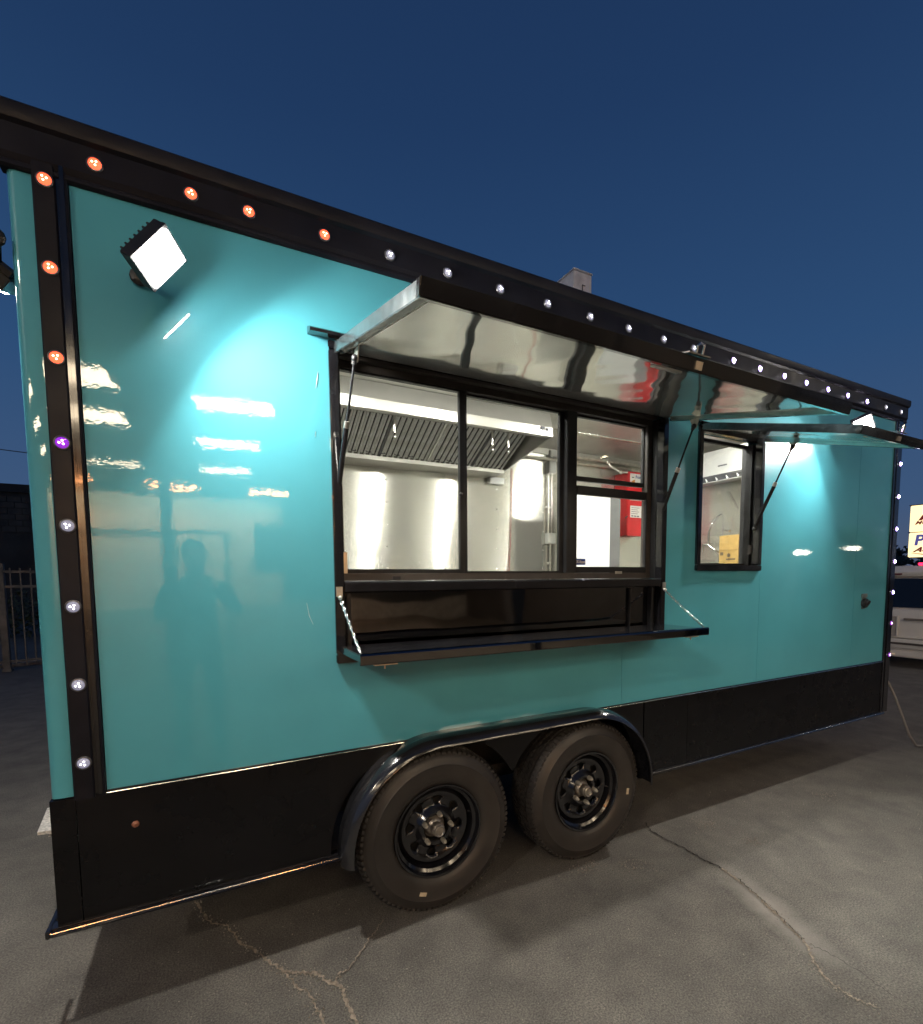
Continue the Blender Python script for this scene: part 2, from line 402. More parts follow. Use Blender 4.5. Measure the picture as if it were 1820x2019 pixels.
# ------------------------------------------------------------------ trailer
XL, XR = -0.48, 4.955
ZS, ZT, ZU, ZR = 0.32, 0.762, 2.665, 2.835       # skirt bottom, teal bottom, fascia bottom, roof top
YD = 2.14
tr = thing('food_trailer', (2.2, 1.0, 0), 'teal and black food trailer with raised silver-lined awnings, tandem wheels and rows of marker lights', 'food trailer')
# body sheets
W1 = (0.44, 2.285, 1.128, 2.365); W2 = (2.55, 3.16, 1.50, 2.325)
def sheet(x0, x1, holes):
    s = MB(); X = sorted({x0, x1, *[h[i] for h in holes for i in (0, 1)]}); X = [x for x in X if x0 <= x <= x1]
    Z = sorted({ZT, ZU, *[h[i] for h in holes for i in (2, 3)]})
    return s.slab(X, Z, 0.0, 0.03, holes)
for a, b_, hs in ((-0.331, 1.9785, [(W1[0], 1.9785, W1[2], W1[3])]), (1.9805, 3.1785, [(1.9805, W1[1], W1[2], W1[3]), (W2[0], 3.16, W2[2], W2[3])]), (3.1805, 4.3520, []), (4.3545, 4.845, [])):
    part('side_panel', sheet(a, b_, hs), TEAL, tr)
# wrap-round corner strip left of the lamp post
c = MB()
prof = [(-0.418, 0.0), (-0.46, 0.0), (-0.472, .004), (-0.479, .012), (-0.482, .03), (-0.482, YD), (-.45, YD), (-.45, .03), (-.418, .03)]
c.prism([(p[0], p[1]) for p in prof], ZT, 2.755, 'z'); part('end_panel', c, TEAL, tr, smooth=True)
# far side, right end, roof, floor
part('end_panel', MB().box(4.93, 4.952, .03, YD, ZT, ZU), TEAL, tr)
part('rear_panel', MB().box(-.45, 4.93, YD-.03, YD, ZT, 2.80), TEAL, tr)
part('roof', MB().box(-.49, 4.96, .02, YD+.01, 2.80, 2.838), ROOFM, tr, bev=.004)
part('floor', MB().box(-.44, 4.9, .46, YD-.02, .40, .56), DARK, tr)
part('floor', MB().box(-.44, .395, .035, .46, .40, .56), DARK, tr)
part('floor', MB().box(2.15, 4.9, .035, .46, .40, .56), DARK, tr)
# corner lamp post (left) and right post
part('corner_post', MB().prism([(-.418, .03), (-.418, -.012), (-.414, -.016), (-.366, -.016), (-.362, -.012), (-.362, -.006), (-.352, -.006), (-.352, -.014), (-.340, -.014), (-.334, -.010), (-.333, .03)], ZT-.01, 2.70, 'z'), FASCIA, tr)
part('post_ridge', MB().box(-.3615, -.3525, -.010, -.0065, ZT, 2.70).box(-.3515, -.3405, -.018, -.0145, ZT, 2.70), BLACK, tr, bev=.001)
part('corner_post', MB().prism([(4.843, .03), (4.843, -.010), (4.86, -.010), (4.862, -.004), (4.875, -.004), (4.877, -.014), (4.94, -.014), (4.95, -.004), (4.955, .02), (4.955, .12), (4.95, .12), (4.95, .03)], ZS+.02, 2.68, 'z'), BLACK, tr)
part('corner_trim', MB().prism([(4.953, .06), (4.962, .055), (4.966, .06), (4.966, .10), (4.953, .10)], .55, 2.66, 'z'), CHROME, tr)
# fascia: lamp band, top rail
fp = [(.03, ZU-.004), (-.006, ZU-.004), (-.014, ZU+.002), (-.014, ZU+.012), (-.010, ZU+.018), (-.018, ZU+.034), (-.018, 2.778), (-.030, 2.786), (-.034, 2.80), (-.034, ZR-.006), (-.028, ZR), (.03, ZR)]
part('roof_fascia', MB().prism(fp, XL-.012, XR+.04, 'x'), FASCIA, tr, smooth=True, ang=20)
part('roof_fascia', MB().box(XL-.022, XL-.002, .031, YD+.01, 2.757, ZR), FASCIA, tr, bev=.004)
part('roof_fascia', MB().box(XR+.008, XR+.04, .031, YD+.01, ZU, ZR-.002), FASCIA, tr, bev=.004)
# skirt
def seg(a, b_): return MB().box(a, b_, -.004, .03, ZS+.022, ZT-.004)
part('skirt_panel', seg(XL-.003, -.4175), SKIRT, tr)
part('skirt_panel', seg(-.4145, .395), SKIRT, tr)
part('skirt_panel', seg(2.155, 2.5135), SKIRT, tr)
part('skirt_panel', seg(2.5165, 4.842), SKIRT, tr)
part('skirt_panel', MB().box(XL-.003, XL+.02, .031, YD, ZS+.02, ZT-.004), SKIRT, tr)
part('skirt_rail', MB().prism([(.03, ZS), (-.026, ZS), (-.030, ZS+.006), (-.026, ZS+.012), (-.012, ZS+.014), (-.012, ZS+.0215), (.03, ZS+.0215)], XL-.018, .425, 'x'), BLACK, tr)
part('skirt_rail', MB().prism([(.03, ZS), (-.014, ZS), (-.017, ZS+.006), (-.014, ZS+.012), (-.008, ZS+.014), (-.008, ZS+.0215), (.03, ZS+.0215)], 2.125, 4.90, 'x'), BLACK, tr)
part('belt_highlight', MB().tube([(-.332, -.0105, ZT-.002), (4.84, -.0105, ZT-.002)], .0022, 8), CHROME, tr, smooth=True)  # thin chrome line added to draw the highlight along the trim
part('belt_trim', MB().box(-.332, 4.842, -.009, .0, ZT-.004, ZT+.006), BLACK, tr, bev=.002)
part('rail_highlight', MB().tube([(XL-.018, -.0285, ZS+.0155), (.42, -.0285, ZS+.0155)], .0022, 8), CHROME, tr, smooth=True)  # chrome lines added as the highlight on the skirt rail
part('rail_highlight', MB().tube([(2.13, -.0165, ZS+.0155), (4.88, -.0165, ZS+.0155)], .0016, 8), CHROME, tr, smooth=True)
bolt = MB().sphere((0, 0, 0), .012, 10, 6, (1, .5, 1)).mesh('clearance_lamp', mat('dull_amber_lens', (.25, .10, .06), .3), smooth=True)
inst('clearance_lamp', bolt, tr, (-.258, -.006, .632))
# skirt between the wheels
def arc(cx, rx, rz, a0, a1, n=22, cz=.36): return [(cx+rx*math.cos(R(a0+(a1-a0)*i/n)), min(ZT-.012, cz+rz*math.sin(R(a0+(a1-a0)*i/n)))) for i in range(n+1)]
CX1, CX2, WR = .850, 1.690, .357
poly = [(.396, ZT-.004), (2.154, ZT-.004), (2.154, .36)] + arc(CX2, .455, .405, 0, 155) + arc(CX1, .455, .405, 25, 180)[0:] + [(.396, .36)]
sp = MB()
top = [(x, ZT-.004) for x, z in poly[3:-1]]; low = poly[3:-1]
vs = []; 
for (x, z) in low: vs += [(x, -.004, z), (x, -.004, ZT-.004), (x, .012, z), (x, .012, ZT-.004)]
fs = []
for i in range(len(low)-1):
    a = 4*i; b_ = a+4
    fs += [(a, b_, b_+1, a+1), (a+2, a+3, b_+3, b_+2), (a, a+2, b_+2, b_)]
sp.add(vs, fs); part('skirt_panel', sp, mat('grey_black_wheel_skirt', (.0045, .0045, .0055), .32, spec=.3, vary=.2), tr)
ww = MB(); ww.box(.38, 2.17, .44, .46, .30, .78); ww.box(.38, .395, .012, .44, .32, .78); ww.box(2.155, 2.17, .012, .44, .32, .78); ww.box(.395, 2.155, .012, .44, .775, .785)
part('wheel_well', ww, DARK, tr)
# tandem fender
path = [(CX1-.424, .325), (CX1-.424, .36)] + [(CX1+.424*math.cos(R(a)), .36+.424*math.sin(R(a))) for a in range(174, 89, -6)] + [(CX2+.424*math.cos(R(a)), .36+.424*math.sin(R(a))) for a in range(90, 5, -6)] + [(CX2+.424, .36), (CX2+.424, .335)]
cs = [(0, .006), (0, -.055), (.007, -.060), (.009, -.072), (.004, -.088), (-.004, -.108), (-.016, -.122), (-.032, -.128), (-.034, -.124), (-.020, -.116), (-.010, -.104), (-.005, -.070), (-.006, .006)]
fb = MB(); rows = []
for i, (x, z) in enumerate(path):
    a = Vector(path[max(i-1, 0)]); b_ = Vector(path[min(i+1, len(path)-1)]); d = (b_-a).normalized(); n_ = Vector((-d.y, d.x))
    rows.append([(x+n_.x*o_, y, z+n_.y*o_) for o_, y in cs])
for r0 in rows: fb.v += r0
k_ = len(cs)
for i in range(len(rows)-1):
    for j in range(k_):
        j2 = (j+1) % k_; fb.f.append((i*k_+j, i*k_+j2, (i+1)*k_+j2, (i+1)*k_+j))
fb.f.append(tuple(range(k_))); fb.f.append(tuple((len(rows)-1)*k_+j for j in range(k_)))
part('fender', fb, mat('fender_black_gloss', (.014, .014, .016), .16, coat=.6, coatr=.06, vary=.3, vscale=14, wave=[((6, 6, 6), .25, .006, 1)]), tr, smooth=True, ang=50)
# axles and frame
ax = MB(); ax.tube([(CX1, .1, .33), (CX1, YD-.1, .33)], .035); ax.tube([(CX2, .1, .33), (CX2, YD-.1, .33)], .035)
ax.box(-.3, 4.8, .50, .56, .30, .40); ax.box(.86, 1.68, .30, .36, .40, .44)
part('axle_frame', ax, DARK, tr)

# wheels (local frame: centre at origin, outer face towards -Y)
tp = [(.205, -.082), (.215, -.092), (.232, -.100), (.262, -.106), (.292, -.107), (.300, -.109), (.303, -.106), (.322, -.101), (.340, -.090), (.350, -.078), (.355, -.066), (.356, -.050), (.349, -.049), (.349, -.043), (.357, -.042), (.3575, -.014), (.350, -.013), (.350, -.006), (.3575, -.005), (.3575, .022), (.350, .023), (.350, .030), (.3575, .031), (.357, .055), (.349, .056), (.349, .062), (.355, .064), (.350, .09), (.33, .105), (.26, .115), (.205, .09)]
tyre_me = MB().lathe(tp, 96).mesh('tyre', RUBBER, smooth=True, ang=32)
tb = MB()
for k in range(84):
    a = 2*math.pi*k/84
    er = Vector((math.cos(a), 0, math.sin(a))); et = Vector((-math.sin(a), 0, math.cos(a)))
    sh = 0.0
    tb.obox(er*.3475+Vector((0, -.078, 0)), et, Vector((0, 1, 0))*.9+er*.45, er, .0085, .013, .0095)
    a2 = a+.02; er = Vector((math.cos(a2), 0, math.sin(a2))); et = Vector((-math.sin(a2), 0, math.cos(a2)))
    for yy, w in ((-.028, .013), (.0085, .012), (.043, .0115)):
        tb.obox(er*.3565+Vector((0, yy, 0)), et+Vector((0, .35, 0)), Vector((0, 1, 0))-et*.35, er, .0092, w, .0052)
tread_me = tb.mesh('tread_block', RUBBER)
rp = [(.205, -.084), (.2085, -.090), (.206, -.095), (.198, -.093), (.194, -.085), (.192, -.070), (.180, -.062), (.176, -.050), (.175, -.018), (.168, -.008), (.160, .0), (.160, .02), (.19, .03), (.198, .06), (.205, .08)]
rim_me = MB().lathe(rp, 72).mesh('rim', RIMM, smooth=True, ang=35)
ds = MB()      # wheel disc with eight cut-out windows
rad = [(.052, -.048), (.060, -.060), (.074, -.062), (.086, -.050), (.094, -.040), (.100, -.037), (.106, -.036), (.113, -.0355), (.120, -.036), (.127, -.037), (.133, -.039), (.146, -.046), (.158, -.046), (.168, -.036), (.176, -.022)]
def hw(r):     # half opening angle at radius r (deg)
    t_ = (r-.098)/.034
    return 0 if t_ <= 0 or t_ >= 1 else (3.5+8.0*t_)*min(1, math.sqrt(max(0, 1-(2*t_-1)**4)))
rows = []
for r, y in rad:
    h = hw(r); row = []
    for s_ in range(8):
        c0 = s_*45+22.5; hh = max(h, 4.0)
        angs = [c0-22.5, c0-(22.5+hh)/2, c0-hh, c0, c0+hh, c0+(22.5+hh)/2]
        row += [(r*math.cos(R(a)), y, r*math.sin(R(a))) for a in angs]
    rows.append(row)
nA = 48
for row in rows: ds.v += row
for i in range(len(rad)-1):
    for k in range(nA):
        k2 = (k+1) % nA
        if k % 6 in (2, 3) and .097 < (rad[i][0]+rad[i+1][0])/2 < .131: continue
        ds.f.append((i*nA+k, i*nA+k2, (i+1)*nA+k2, (i+1)*nA+k))
disc_me = ds.mesh('wheel_disc', RIMM, smooth=True, ang=40)
bm = bmesh.new(); bm.from_mesh(disc_me); bmesh.ops.solidify(bm, geom=bm.faces[:], thickness=.005); bm.to_mesh(disc_me); bm.free()
hubm = mat('hub_grey_steel', (.34, .31, .27), .4, .8, vary=.25, vscale=40)
hub_me = MB().lathe([(.0, -.094), (.018, -.094), (.020, -.097), (.0225, -.099), (.025, -.097), (.0255, -.088), (.028, -.086), (.030, -.080), (.030, -.058), (.040, -.050), (.048, -.030), (.052, -.030), (.052, .02)], 32).mesh('hub_cap', hubm, smooth=True, ang=30)
drum_me = MB().lathe([(0, .005), (.150, .005), (.150, .07), (0, .07)], 40).mesh('brake_drum', DARK, smooth=True, ang=30)
nut_me = MB().lathe([(.0, -.034), (.006, -.033), (.0095, -.026), (.0115, -.018), (.0115, 0)], 6).mesh('lug_nut', mat('nut_zinc', (.80, .74, .62), .38, .8, vary=.1))
valve_me = MB().tube([(0, 0, 0), (0, -.022, -.010)], .0035, 8).mesh('valve_stem', PLASTB)
def wheel(cx, start, st_ang):
    w = link('wheel', None, tr, Vector((cx, .025, .358))-ORG[tr.name]); ORG[w.name] = Vector((cx, .025, .358))
    inst('tyre', tyre_me, w, ORG[w.name]); tbk = inst('tread_block', tread_me, w, ORG[w.name]); tbk['kind'] = 'stuff'
    inst('rim', rim_me, w, ORG[w.name]); inst('wheel_disc', disc_me, w, ORG[w.name], Euler((0, R(start*.37), 0)))
    inst('brake_drum', drum_me, w, ORG[w.name]); inst('hub_cap', hub_me, w, ORG[w.name])
    for k in range(5):
        a = R(start+72*k); inst('lug_nut', nut_me, w, ORG[w.name]+Vector((.0665*math.cos(a), -.058, .0665*math.sin(a))))
    a = R(start-70); inst('valve_stem', valve_me, w, ORG[w.name]+Vector((.172*math.cos(a), -.035, .172*math.sin(a))), Euler((0, -a-R(90), 0)))
    a = R(st_ang); er = Vector((math.cos(a), 0, math.sin(a))); et = Vector((-math.sin(a), 0, math.cos(a)))
    sb = MB().obox(ORG[w.name]+er*.268+Vector((0, -.1075, 0)), et, er, (0, 1, 0), .016, .008, .0012)
    part('paper_sticker', sb, mat('manila_sticker', (.62, .52, .36), .7, vary=.15, vscale=60), w)
wheel(CX1, 80, -109); wheel(CX2, 62, -10)

# marker lights
dome = MB().lathe([(.0, -.0085), (.006, -.0082), (.012, -.0068), (.0165, -.0035), (.0175, 0)], 24)
bez = MB().lathe([(.0172, -.0005), (.0178, -.0045), (.0205, -.0040), (.0225, 0)], 24)
bez_me = bez.mesh('bezel', CHROME, smooth=True)
dot = MB()
for k in range(3):
    a = R(90+120*k); dot.sphere((.0062*math.cos(a), -.0085, .0062*math.sin(a)), .0029, 8, 5, (1, .6, 1))
LC = {'red': ((.95, .05, .02), (1, .10, .04), 2.2, (1, .45, .25), 9), 'purple': ((.35, .03, .8), (.35, .04, .8), .5, (.85, .5, 1), 9),
      'white': ((.25, .25, .30), (.55, .55, .75), .28, (.9, .9, 1), 6), 'bright': ((.6, .6, .8), (.50, .34, 1.0), 6.0, (.92, .90, 1), 80)}
LM = {}
for k, (b0, e0, s0, e1, s1) in LC.items():
    LM[k] = (dome.mesh('lens', mat('lens_'+k, b0, .12, vary=.1, vscale=300, emit=e0, estr=s0), smooth=True), dot.mesh('led', emis('led_'+k, e1, s1), smooth=True))
bez_dark = bez.mesh('bezel', mat('dark_lamp_bezel', (.12, .12, .13), .3, .6, vary=.1), smooth=True)
def marker(x, z, col, y=-.016, rot=0):
    m_ = link('marker_light', None, tr, Vector((x, y, z))-ORG[tr.name]); ORG[m_.name] = Vector((x, y, z)); m_.rotation_euler = (0, 0, rot)
    for nm, me in (('bezel', bez_dark), ('lens', LM[col][0]), ('led', LM[col][1])):
        o = bpy.data.objects.new(nm, me); COL.objects.link(o); o.parent = m_; ORG[o.name] = ORG[m_.name]
        if nm == 'led': o.rotation_euler = (0, random.uniform(0, 2), 0)
for i, z in enumerate((2.647, 2.398, 2.138, 1.885, 1.632, 1.379, 1.129, .873)):
    marker(-.386, z, 'red' if i < 3 else 'purple' if i == 3 else 'white', y=-.0165)
tops = [-.26, -.002, .174, .432, .686, .938, 1.195, 1.454, 1.712, 1.967, 2.224, 2.462, 2.811, 3.066, 3.32, 3.567, 3.828, 4.083, 4.35, 4.629, 4.87]
for i, x in enumerate(tops): marker(x, 2.732, 'red' if i < 4 else 'bright' if i > 11 and i < 19 else 'white', y=-.0185)
for i, z in enumerate((2.594, 2.338, 2.083, 1.828, 1.569, 1.321, 1.07, .811)):
    marker(4.918, z, 'bright' if i < 6 else 'purple', y=-.0145)

# seams beads over the corner etc: caulk lines left as panel gaps
# ---- big hatch frame
part('hatch_trim', MB().box(.437, .474, -.016, .03, 1.162, 2.33), BLACK, tr, bev=.004); part('hatch_trim', MB().box(2.250, 2.288, -.016, .03, 1.162, 2.33), BLACK, tr, bev=.004)
part('hatch_trim', MB().box(.437, 2.288, -.018, .03, 1.125, 1.1615), BLACK, tr, bev=.004)
part('hatch_trim', MB().box(.437, 2.288, -.006, .03, 2.340, 2.368), BLACK, tr, bev=.003)
part('drip_rail', MB().prism([(.0, 2.372), (-.052, 2.366), (-.058, 2.374), (-.052, 2.380), (-.01, 2.398), (0, 2.398)], .362, 2.36, 'x'), BLACK, tr)
part('jamb', MB().box(.440, .474, .031, .13, 1.165, 2.33), ALUBLK, tr); part('jamb', MB().box(2.250, 2.285, .031, .13, 1.165, 2.33), ALUBLK, tr)
# serving ledge and lower black panel
part('ledge', MB().prism([(.06, 1.405), (-.012, 1.405), (-.022, 1.410), (-.022, 1.446), (-.016, 1.452), (.10, 1.452)], .476, 2.248, 'x'), BLACK, tr, bev=.002)
part('lower_panel', MB().box(.476, 2.248, .035, .05, 1.163, 1.404), PANELBLK, tr)
kl = MB(); kl.box(2.05, 2.058, .020, .034, 1.17, 1.40); kl.box(2.20, 2.215, .005, .034, 1.17, 1.40); kl.box(.49, .505, .01, .034, 1.17, 1.40)
part('panel_bar', kl, ALUBLK, tr)
# sliding window
wf = MB(); wf.box(.475, 2.249, .065, .108, 2.302, 2.366); wf.box(.475, 2.249, .031, .0649, 2.332, 2.366); wf.box(.475, 2.249, .062, .108, 1.453, 1.483)
wf.box(.475, .491, .065, .105, 1.483, 2.302); wf.box(2.215, 2.249, .065, .105, 1.483, 2.302)
winf = part('window_frame', wf, BRONZE, tr, bev=.002)
def sash(x0, x1, z0, z1, y, fw, fb_, ft):
    s_ = MB(); s_.box(x0, x0+fw[0], y-.010, y+.012, z0, z1); s_.box(x1-fw[1], x1, y-.010, y+.012, z0, z1)
    s_.box(x0+fw[0], x1-fw[1], y-.010, y+.012, z0, z0+fb_); s_.box(x0+fw[0], x1-fw[1], y-.010, y+.012, z1-ft, z1)
    o = part('sash', s_, ALUBLK, tr, bev=.0015)
    part('glass_pane', MB().box(x0+fw[0], x1-fw[1], y, y+.004, z0+fb_, z1-ft), GLASS, o)
    return o
sash(.4915, 1.056, 1.4835, 2.3015, .072, (.004, .026), .018, .008)
sash(1.052, 1.642, 1.4835, 2.3015, .098, (.028, .026), .010, .008)
part('mullion', MB().box(1.642, 1.706, .060, .112, 1.4835, 2.3015), ALUBLK, tr, bev=.003)
part('mullion', MB().box(1.052, 1.066, .060, .0855, 1.4835, 2.3015), ALUBLK, tr, bev=.002)
sash(1.7065, 2.2145, 1.4835, 1.935, .072, (.004, .006), .032, .045)
sash(1.7065, 2.2145, 1.965, 2.3015, .098, (.004, .006), .024, .010)
lt = MB(); lt.sphere((1.030, .055, 1.84), .009, 10, 6); part('latch_knob', lt, PLASTB, tr, smooth=True)
tk = MB(); tk.box(1.98, 2.03, .060, .0615, 1.478, 1.492)
part('latch', tk, ZINC, tr)
part('trim_strip', MB().box(.4915, .506, .058, .0605, 1.4835, 1.57), BRASS, tr)
lb = MB().box(.70, .735, .055, .062, 1.455, 1.470); part('weep_cover', lb, ALUBLK, tr)
st = part('sticker', MB().box(1.712, 1.775, .0685, .070, 1.526, 1.558), mat('blue_sticker', (.02, .05, .25), .4, vary=0), tr)
text('sticker_lettering', 'X-fuse', .021, LABELW, st, (1.714, .0675, 1.535), Euler((R(90), 0, 0)), bold=.0004)

# ---- awning builder
def awning(x0, x1, zh, zo, yo, th, latch):
    hy, out = -.022, Vector((0, yo, zo)); d = (out-Vector((0, hy, zh))); L = d.length; d.normalize(); up = Vector((0, d.z, -d.y)); up = up if up.z > 0 else -up
    def P(x, s_, t_): q = Vector((0, hy, zh))+d*s_+up*t_; return (x, q.y, q.z)
    def bx(mb, xa, xb, s0, s1, t0, t1):
        vs = [P(x, s_, t_) for x in (xa, xb) for s_ in (s0, s1) for t_ in (t0, t1)]
        return mb.add(vs, [(0, 1, 3, 2), (4, 6, 7, 5), (0, 4, 5, 1), (2, 3, 7, 6), (0, 2, 6, 4), (1, 5, 7, 3)])
    a = part('awning', bx(MB(), x0+.004, x1-.004, .004, L-.004, .016, th), TEAL, tr, label='raised awning panel, silver lined underside')
    fr = MB(); bx(fr, x0, x0+.028, 0, L, -.004, th+.004); fr2 = MB(); bx(fr2, x1-.028, x1, 0, L, -.004, th+.004)
    for fq in (fr, fr2): part('side_rail', fq, mat('awning_rail_dark_chrome', (.10, .12, .13), .18, .8, vary=.4, vscale=40, wave=[((30, 6, 6), .5, .01, 2)]), a, bev=.002)
    part('front_rail', bx(MB(), x0-.004, x1+.004, L-.002, L+.022, -.006, th+.004), BLACK, a, bev=.003)
    part('hinge_rail', bx(MB(), x0+.001, x1-.001, -.012, .015, .0158, th), BLACK, a)
    ln = MB(); bx(ln, x0+.028, x1-.028, -.010, L-.002, .010, .0155)
    part('lining_sheet', ln, POLISH, a)
    bv = MB()
    for xa, sg in ((x0+.028, 1), (x1-.028, -1)):
        vs = [P(xa, .02, -.003), P(xa, L-.003, -.003), P(xa+sg*.022, L-.025, .0095), P(xa+sg*.022, .02, .0095)]
        bv.add(vs, [(0, 1, 2, 3)])
    vs = [P(x0+.028, L-.003, -.003), P(x1-.028, L-.003, -.003), P(x1-.05, L-.025, .0095), P(x0+.05, L-.025, .0095)]
    bv.add(vs, [(0, 1, 2, 3)])
    part('lining_bevel', bv, mat('bevel_aluminium', (.62, .60, .55), .3, 1, vary=.15, vscale=20), a)
    lm = MB()
    if latch:
        xm = (x0+x1)/2
        lm2 = MB(); bx(lm2, xm-.05, xm+.05, L-.04, L+.034, th+.006, th+.010)
        lm2.tube([P(xm-.012, L+.028, th+.008), P(xm-.016, L+.030, th+.030), P(xm-.004, L+.030, th+.040), P(xm+.014, L+.030, th+.036), P(xm+.016, L+.028, th+.010)], .004, 8)
        part('latch_handle', lm2, CHROME, a, bev=.001)
        lk = MB(); bx(lk, xm+.0, xm+.03, L+.0225, L+.026, .002, th-.008); part('latch_keeper', lk, BRASS, a)
        ls = MB(); bx(ls, xm-.09, xm+.03, L-.075, L-.05, .004, .009); part('latch_plate', ls, mat('pale_strike_plate', (.75, .73, .66), .35, .7, vary=.1), a)
    return a, P, L
aw1, P1, L1 = awning(.455, 2.305, 2.316, 2.112, -.850, .034, True)
aw2, P2, L2 = awning(2.548, 3.165, 2.306, 2.085, -.785, .030, True)
def strut(p0, p1, f):
    p0, p1 = Vector(p0), Vector(p1); m_ = p0.lerp(p1, f); e = p0.lerp(p1, .04); e2 = p0.lerp(p1, .96)
    s_ = part('gas_strut', MB().tube([e, m_], .0105, 12), BLACK, tr, smooth=True)
    part('strut_rod', MB().tube([m_, e2], .0048, 8), CHROME if False else mat('strut_rod_dark', (.04, .04, .045), .25, .6, vary=.1), s_, smooth=True)
    part('strut_collar', MB().tube([m_-(p1-p0).normalized()*.012, m_+(p1-p0).normalized()*.012], .0118, 12), ZINC, s_, smooth=True)
    b_ = MB(); b_.sphere(p0, .013, 10, 6); b_.sphere(p1, .013, 10, 6); b_.tube([p0, e], .008, 8); b_.tube([p1, e2], .009, 8)
    part('ball_joint', b_, PLASTB, s_, smooth=True)
    k = MB(); s0 = Vector((p1.x, p1.y, p1.z)); k.prism([(p1.y-.03, p1.z+.045), (p1.y+.03, p1.z+.037), (p1.y+.004, p1.z-.012), (p1.y-.008, p1.z-.012)], p1.x+.006, p1.x+.010, 'x')
    part('strut_bracket', k, ZINC, s_)
strut((.462, .020, 1.770), (.488, -.190, 2.236), .56)
strut((2.262, .020, 1.770), (2.262, -.190, 2.236), .56)
strut((3.130, .020, 1.762), (3.140, -.190, 2.232), .56)

# ---- fold-down shelf
sh = part('serving_shelf', MB().prism([(-.022, 1.196), (-.300, 1.196), (-.304, 1.192), (-.304, 1.170), (-.022, 1.166)], .452, 2.252, 'x'), BLACK, tr, bev=.003)
part('shelf_edge', MB().prism([(-.3045, 1.203), (-.314, 1.201), (-.317, 1.195), (-.317, 1.166), (-.313, 1.162), (-.3045, 1.162)], .448, 2.256, 'x'), PANELBLK, sh)
for xa in (.50, 2.10):
    part('latch_plate', MB().box(xa, xa+.085, -.312, -.285, 1.157, 1.1605).tube([(xa+.04, -.30, 1.158), (xa+.04, -.30, 1.143)], .003, 8), BRASS, sh)
# chains: every link a piece
lk = MB()
ln_, wd_ = .0085, .0042
ptsl = [(wd_*math.cos(a), 0, ln_*math.sin(a)+(.0035 if math.sin(a) > 0 else -.0035)) for a in [2*math.pi*k/12 for k in range(12)]]
lk.tube(ptsl+[ptsl[0], ptsl[1]], .0017, 6, caps=False); link_me = lk.mesh('chain_link', CHROME, smooth=True)
def chain(p0, p1, sag):
    ch = link('shelf_chain', None, tr, Vector(p0)-ORG[tr.name]); ORG[ch.name] = Vector(p0)
    p0, p1 = Vector(p0), Vector(p1); n = int((p1-p0).length/.0185); pv = p0
    for k in range(n):
        t0, t1 = k/n, (k+1)/n
        a = p0.lerp(p1, t0)-Vector((0, 0, sag*4*t0*(1-t0))); b_ = p0.lerp(p1, t1)-Vector((0, 0, sag*4*t1*(1-t1)))
        q = (b_-a).to_track_quat('Z', 'X'); q = q @ Euler((0, 0, R(90*(k % 2)+25))).to_quaternion()
        inst('chain_link', link_me, ch, (a+b_)/2, q.to_euler())
    part('chain_bracket', MB().box(p0.x-.012, p0.x+.012, -.024, -.018, p0.z+.006, p0.z+.045).sphere(p0+Vector((0, 0, .002)), .009, 8, 6), ZINC, ch, bev=.0)
chain((.452, -.030, 1.385), (.458, -.306, 1.190), .004)
chain((2.268, -.030, 1.385), (2.250, -.306, 1.190), .004)

# ---- small hatch frame
part('hatch_trim', MB().box(2.545, 2.580, -.016, .03, 1.530, 2.30), BLACK, tr, bev=.004); part('hatch_trim', MB().box(3.132, 3.166, -.016, .03, 1.530, 2.30), BLACK, tr, bev=.004)
part('hatch_trim', MB().box(2.545, 3.166, -.018, .03, 1.494, 1.529), BLACK, tr, bev=.004)
part('hatch_trim', MB().box(2.545, 3.166, -.012, .03, 2.301, 2.335), BLACK, tr, bev=.004)
part('drip_rail', MB().prism([(.0, 2.340), (-.035, 2.336), (-.04, 2.342), (-.01, 2.356), (0, 2.356)], 2.52, 3.19, 'x'), BLACK, tr)
part('jamb', MB().box(2.548, 2.580, .031, .13, 1.53, 2.30), ALUBLK, tr); part('jamb', MB().box(3.150, 3.163, .031, .13, 1.53, 2.30), ALUBLK, tr); part('jamb_stop', MB().box(3.132, 3.1495, .05, .11, 1.53, 2.30), ALUBLK, tr)
sash(2.581, 3.149, 1.5305, 2.299, .09, (.02, .012), .012, .02)
part('latch', MB().box(3.120, 3.131, .03, .05, 1.60, 1.66), BRONZE, tr)

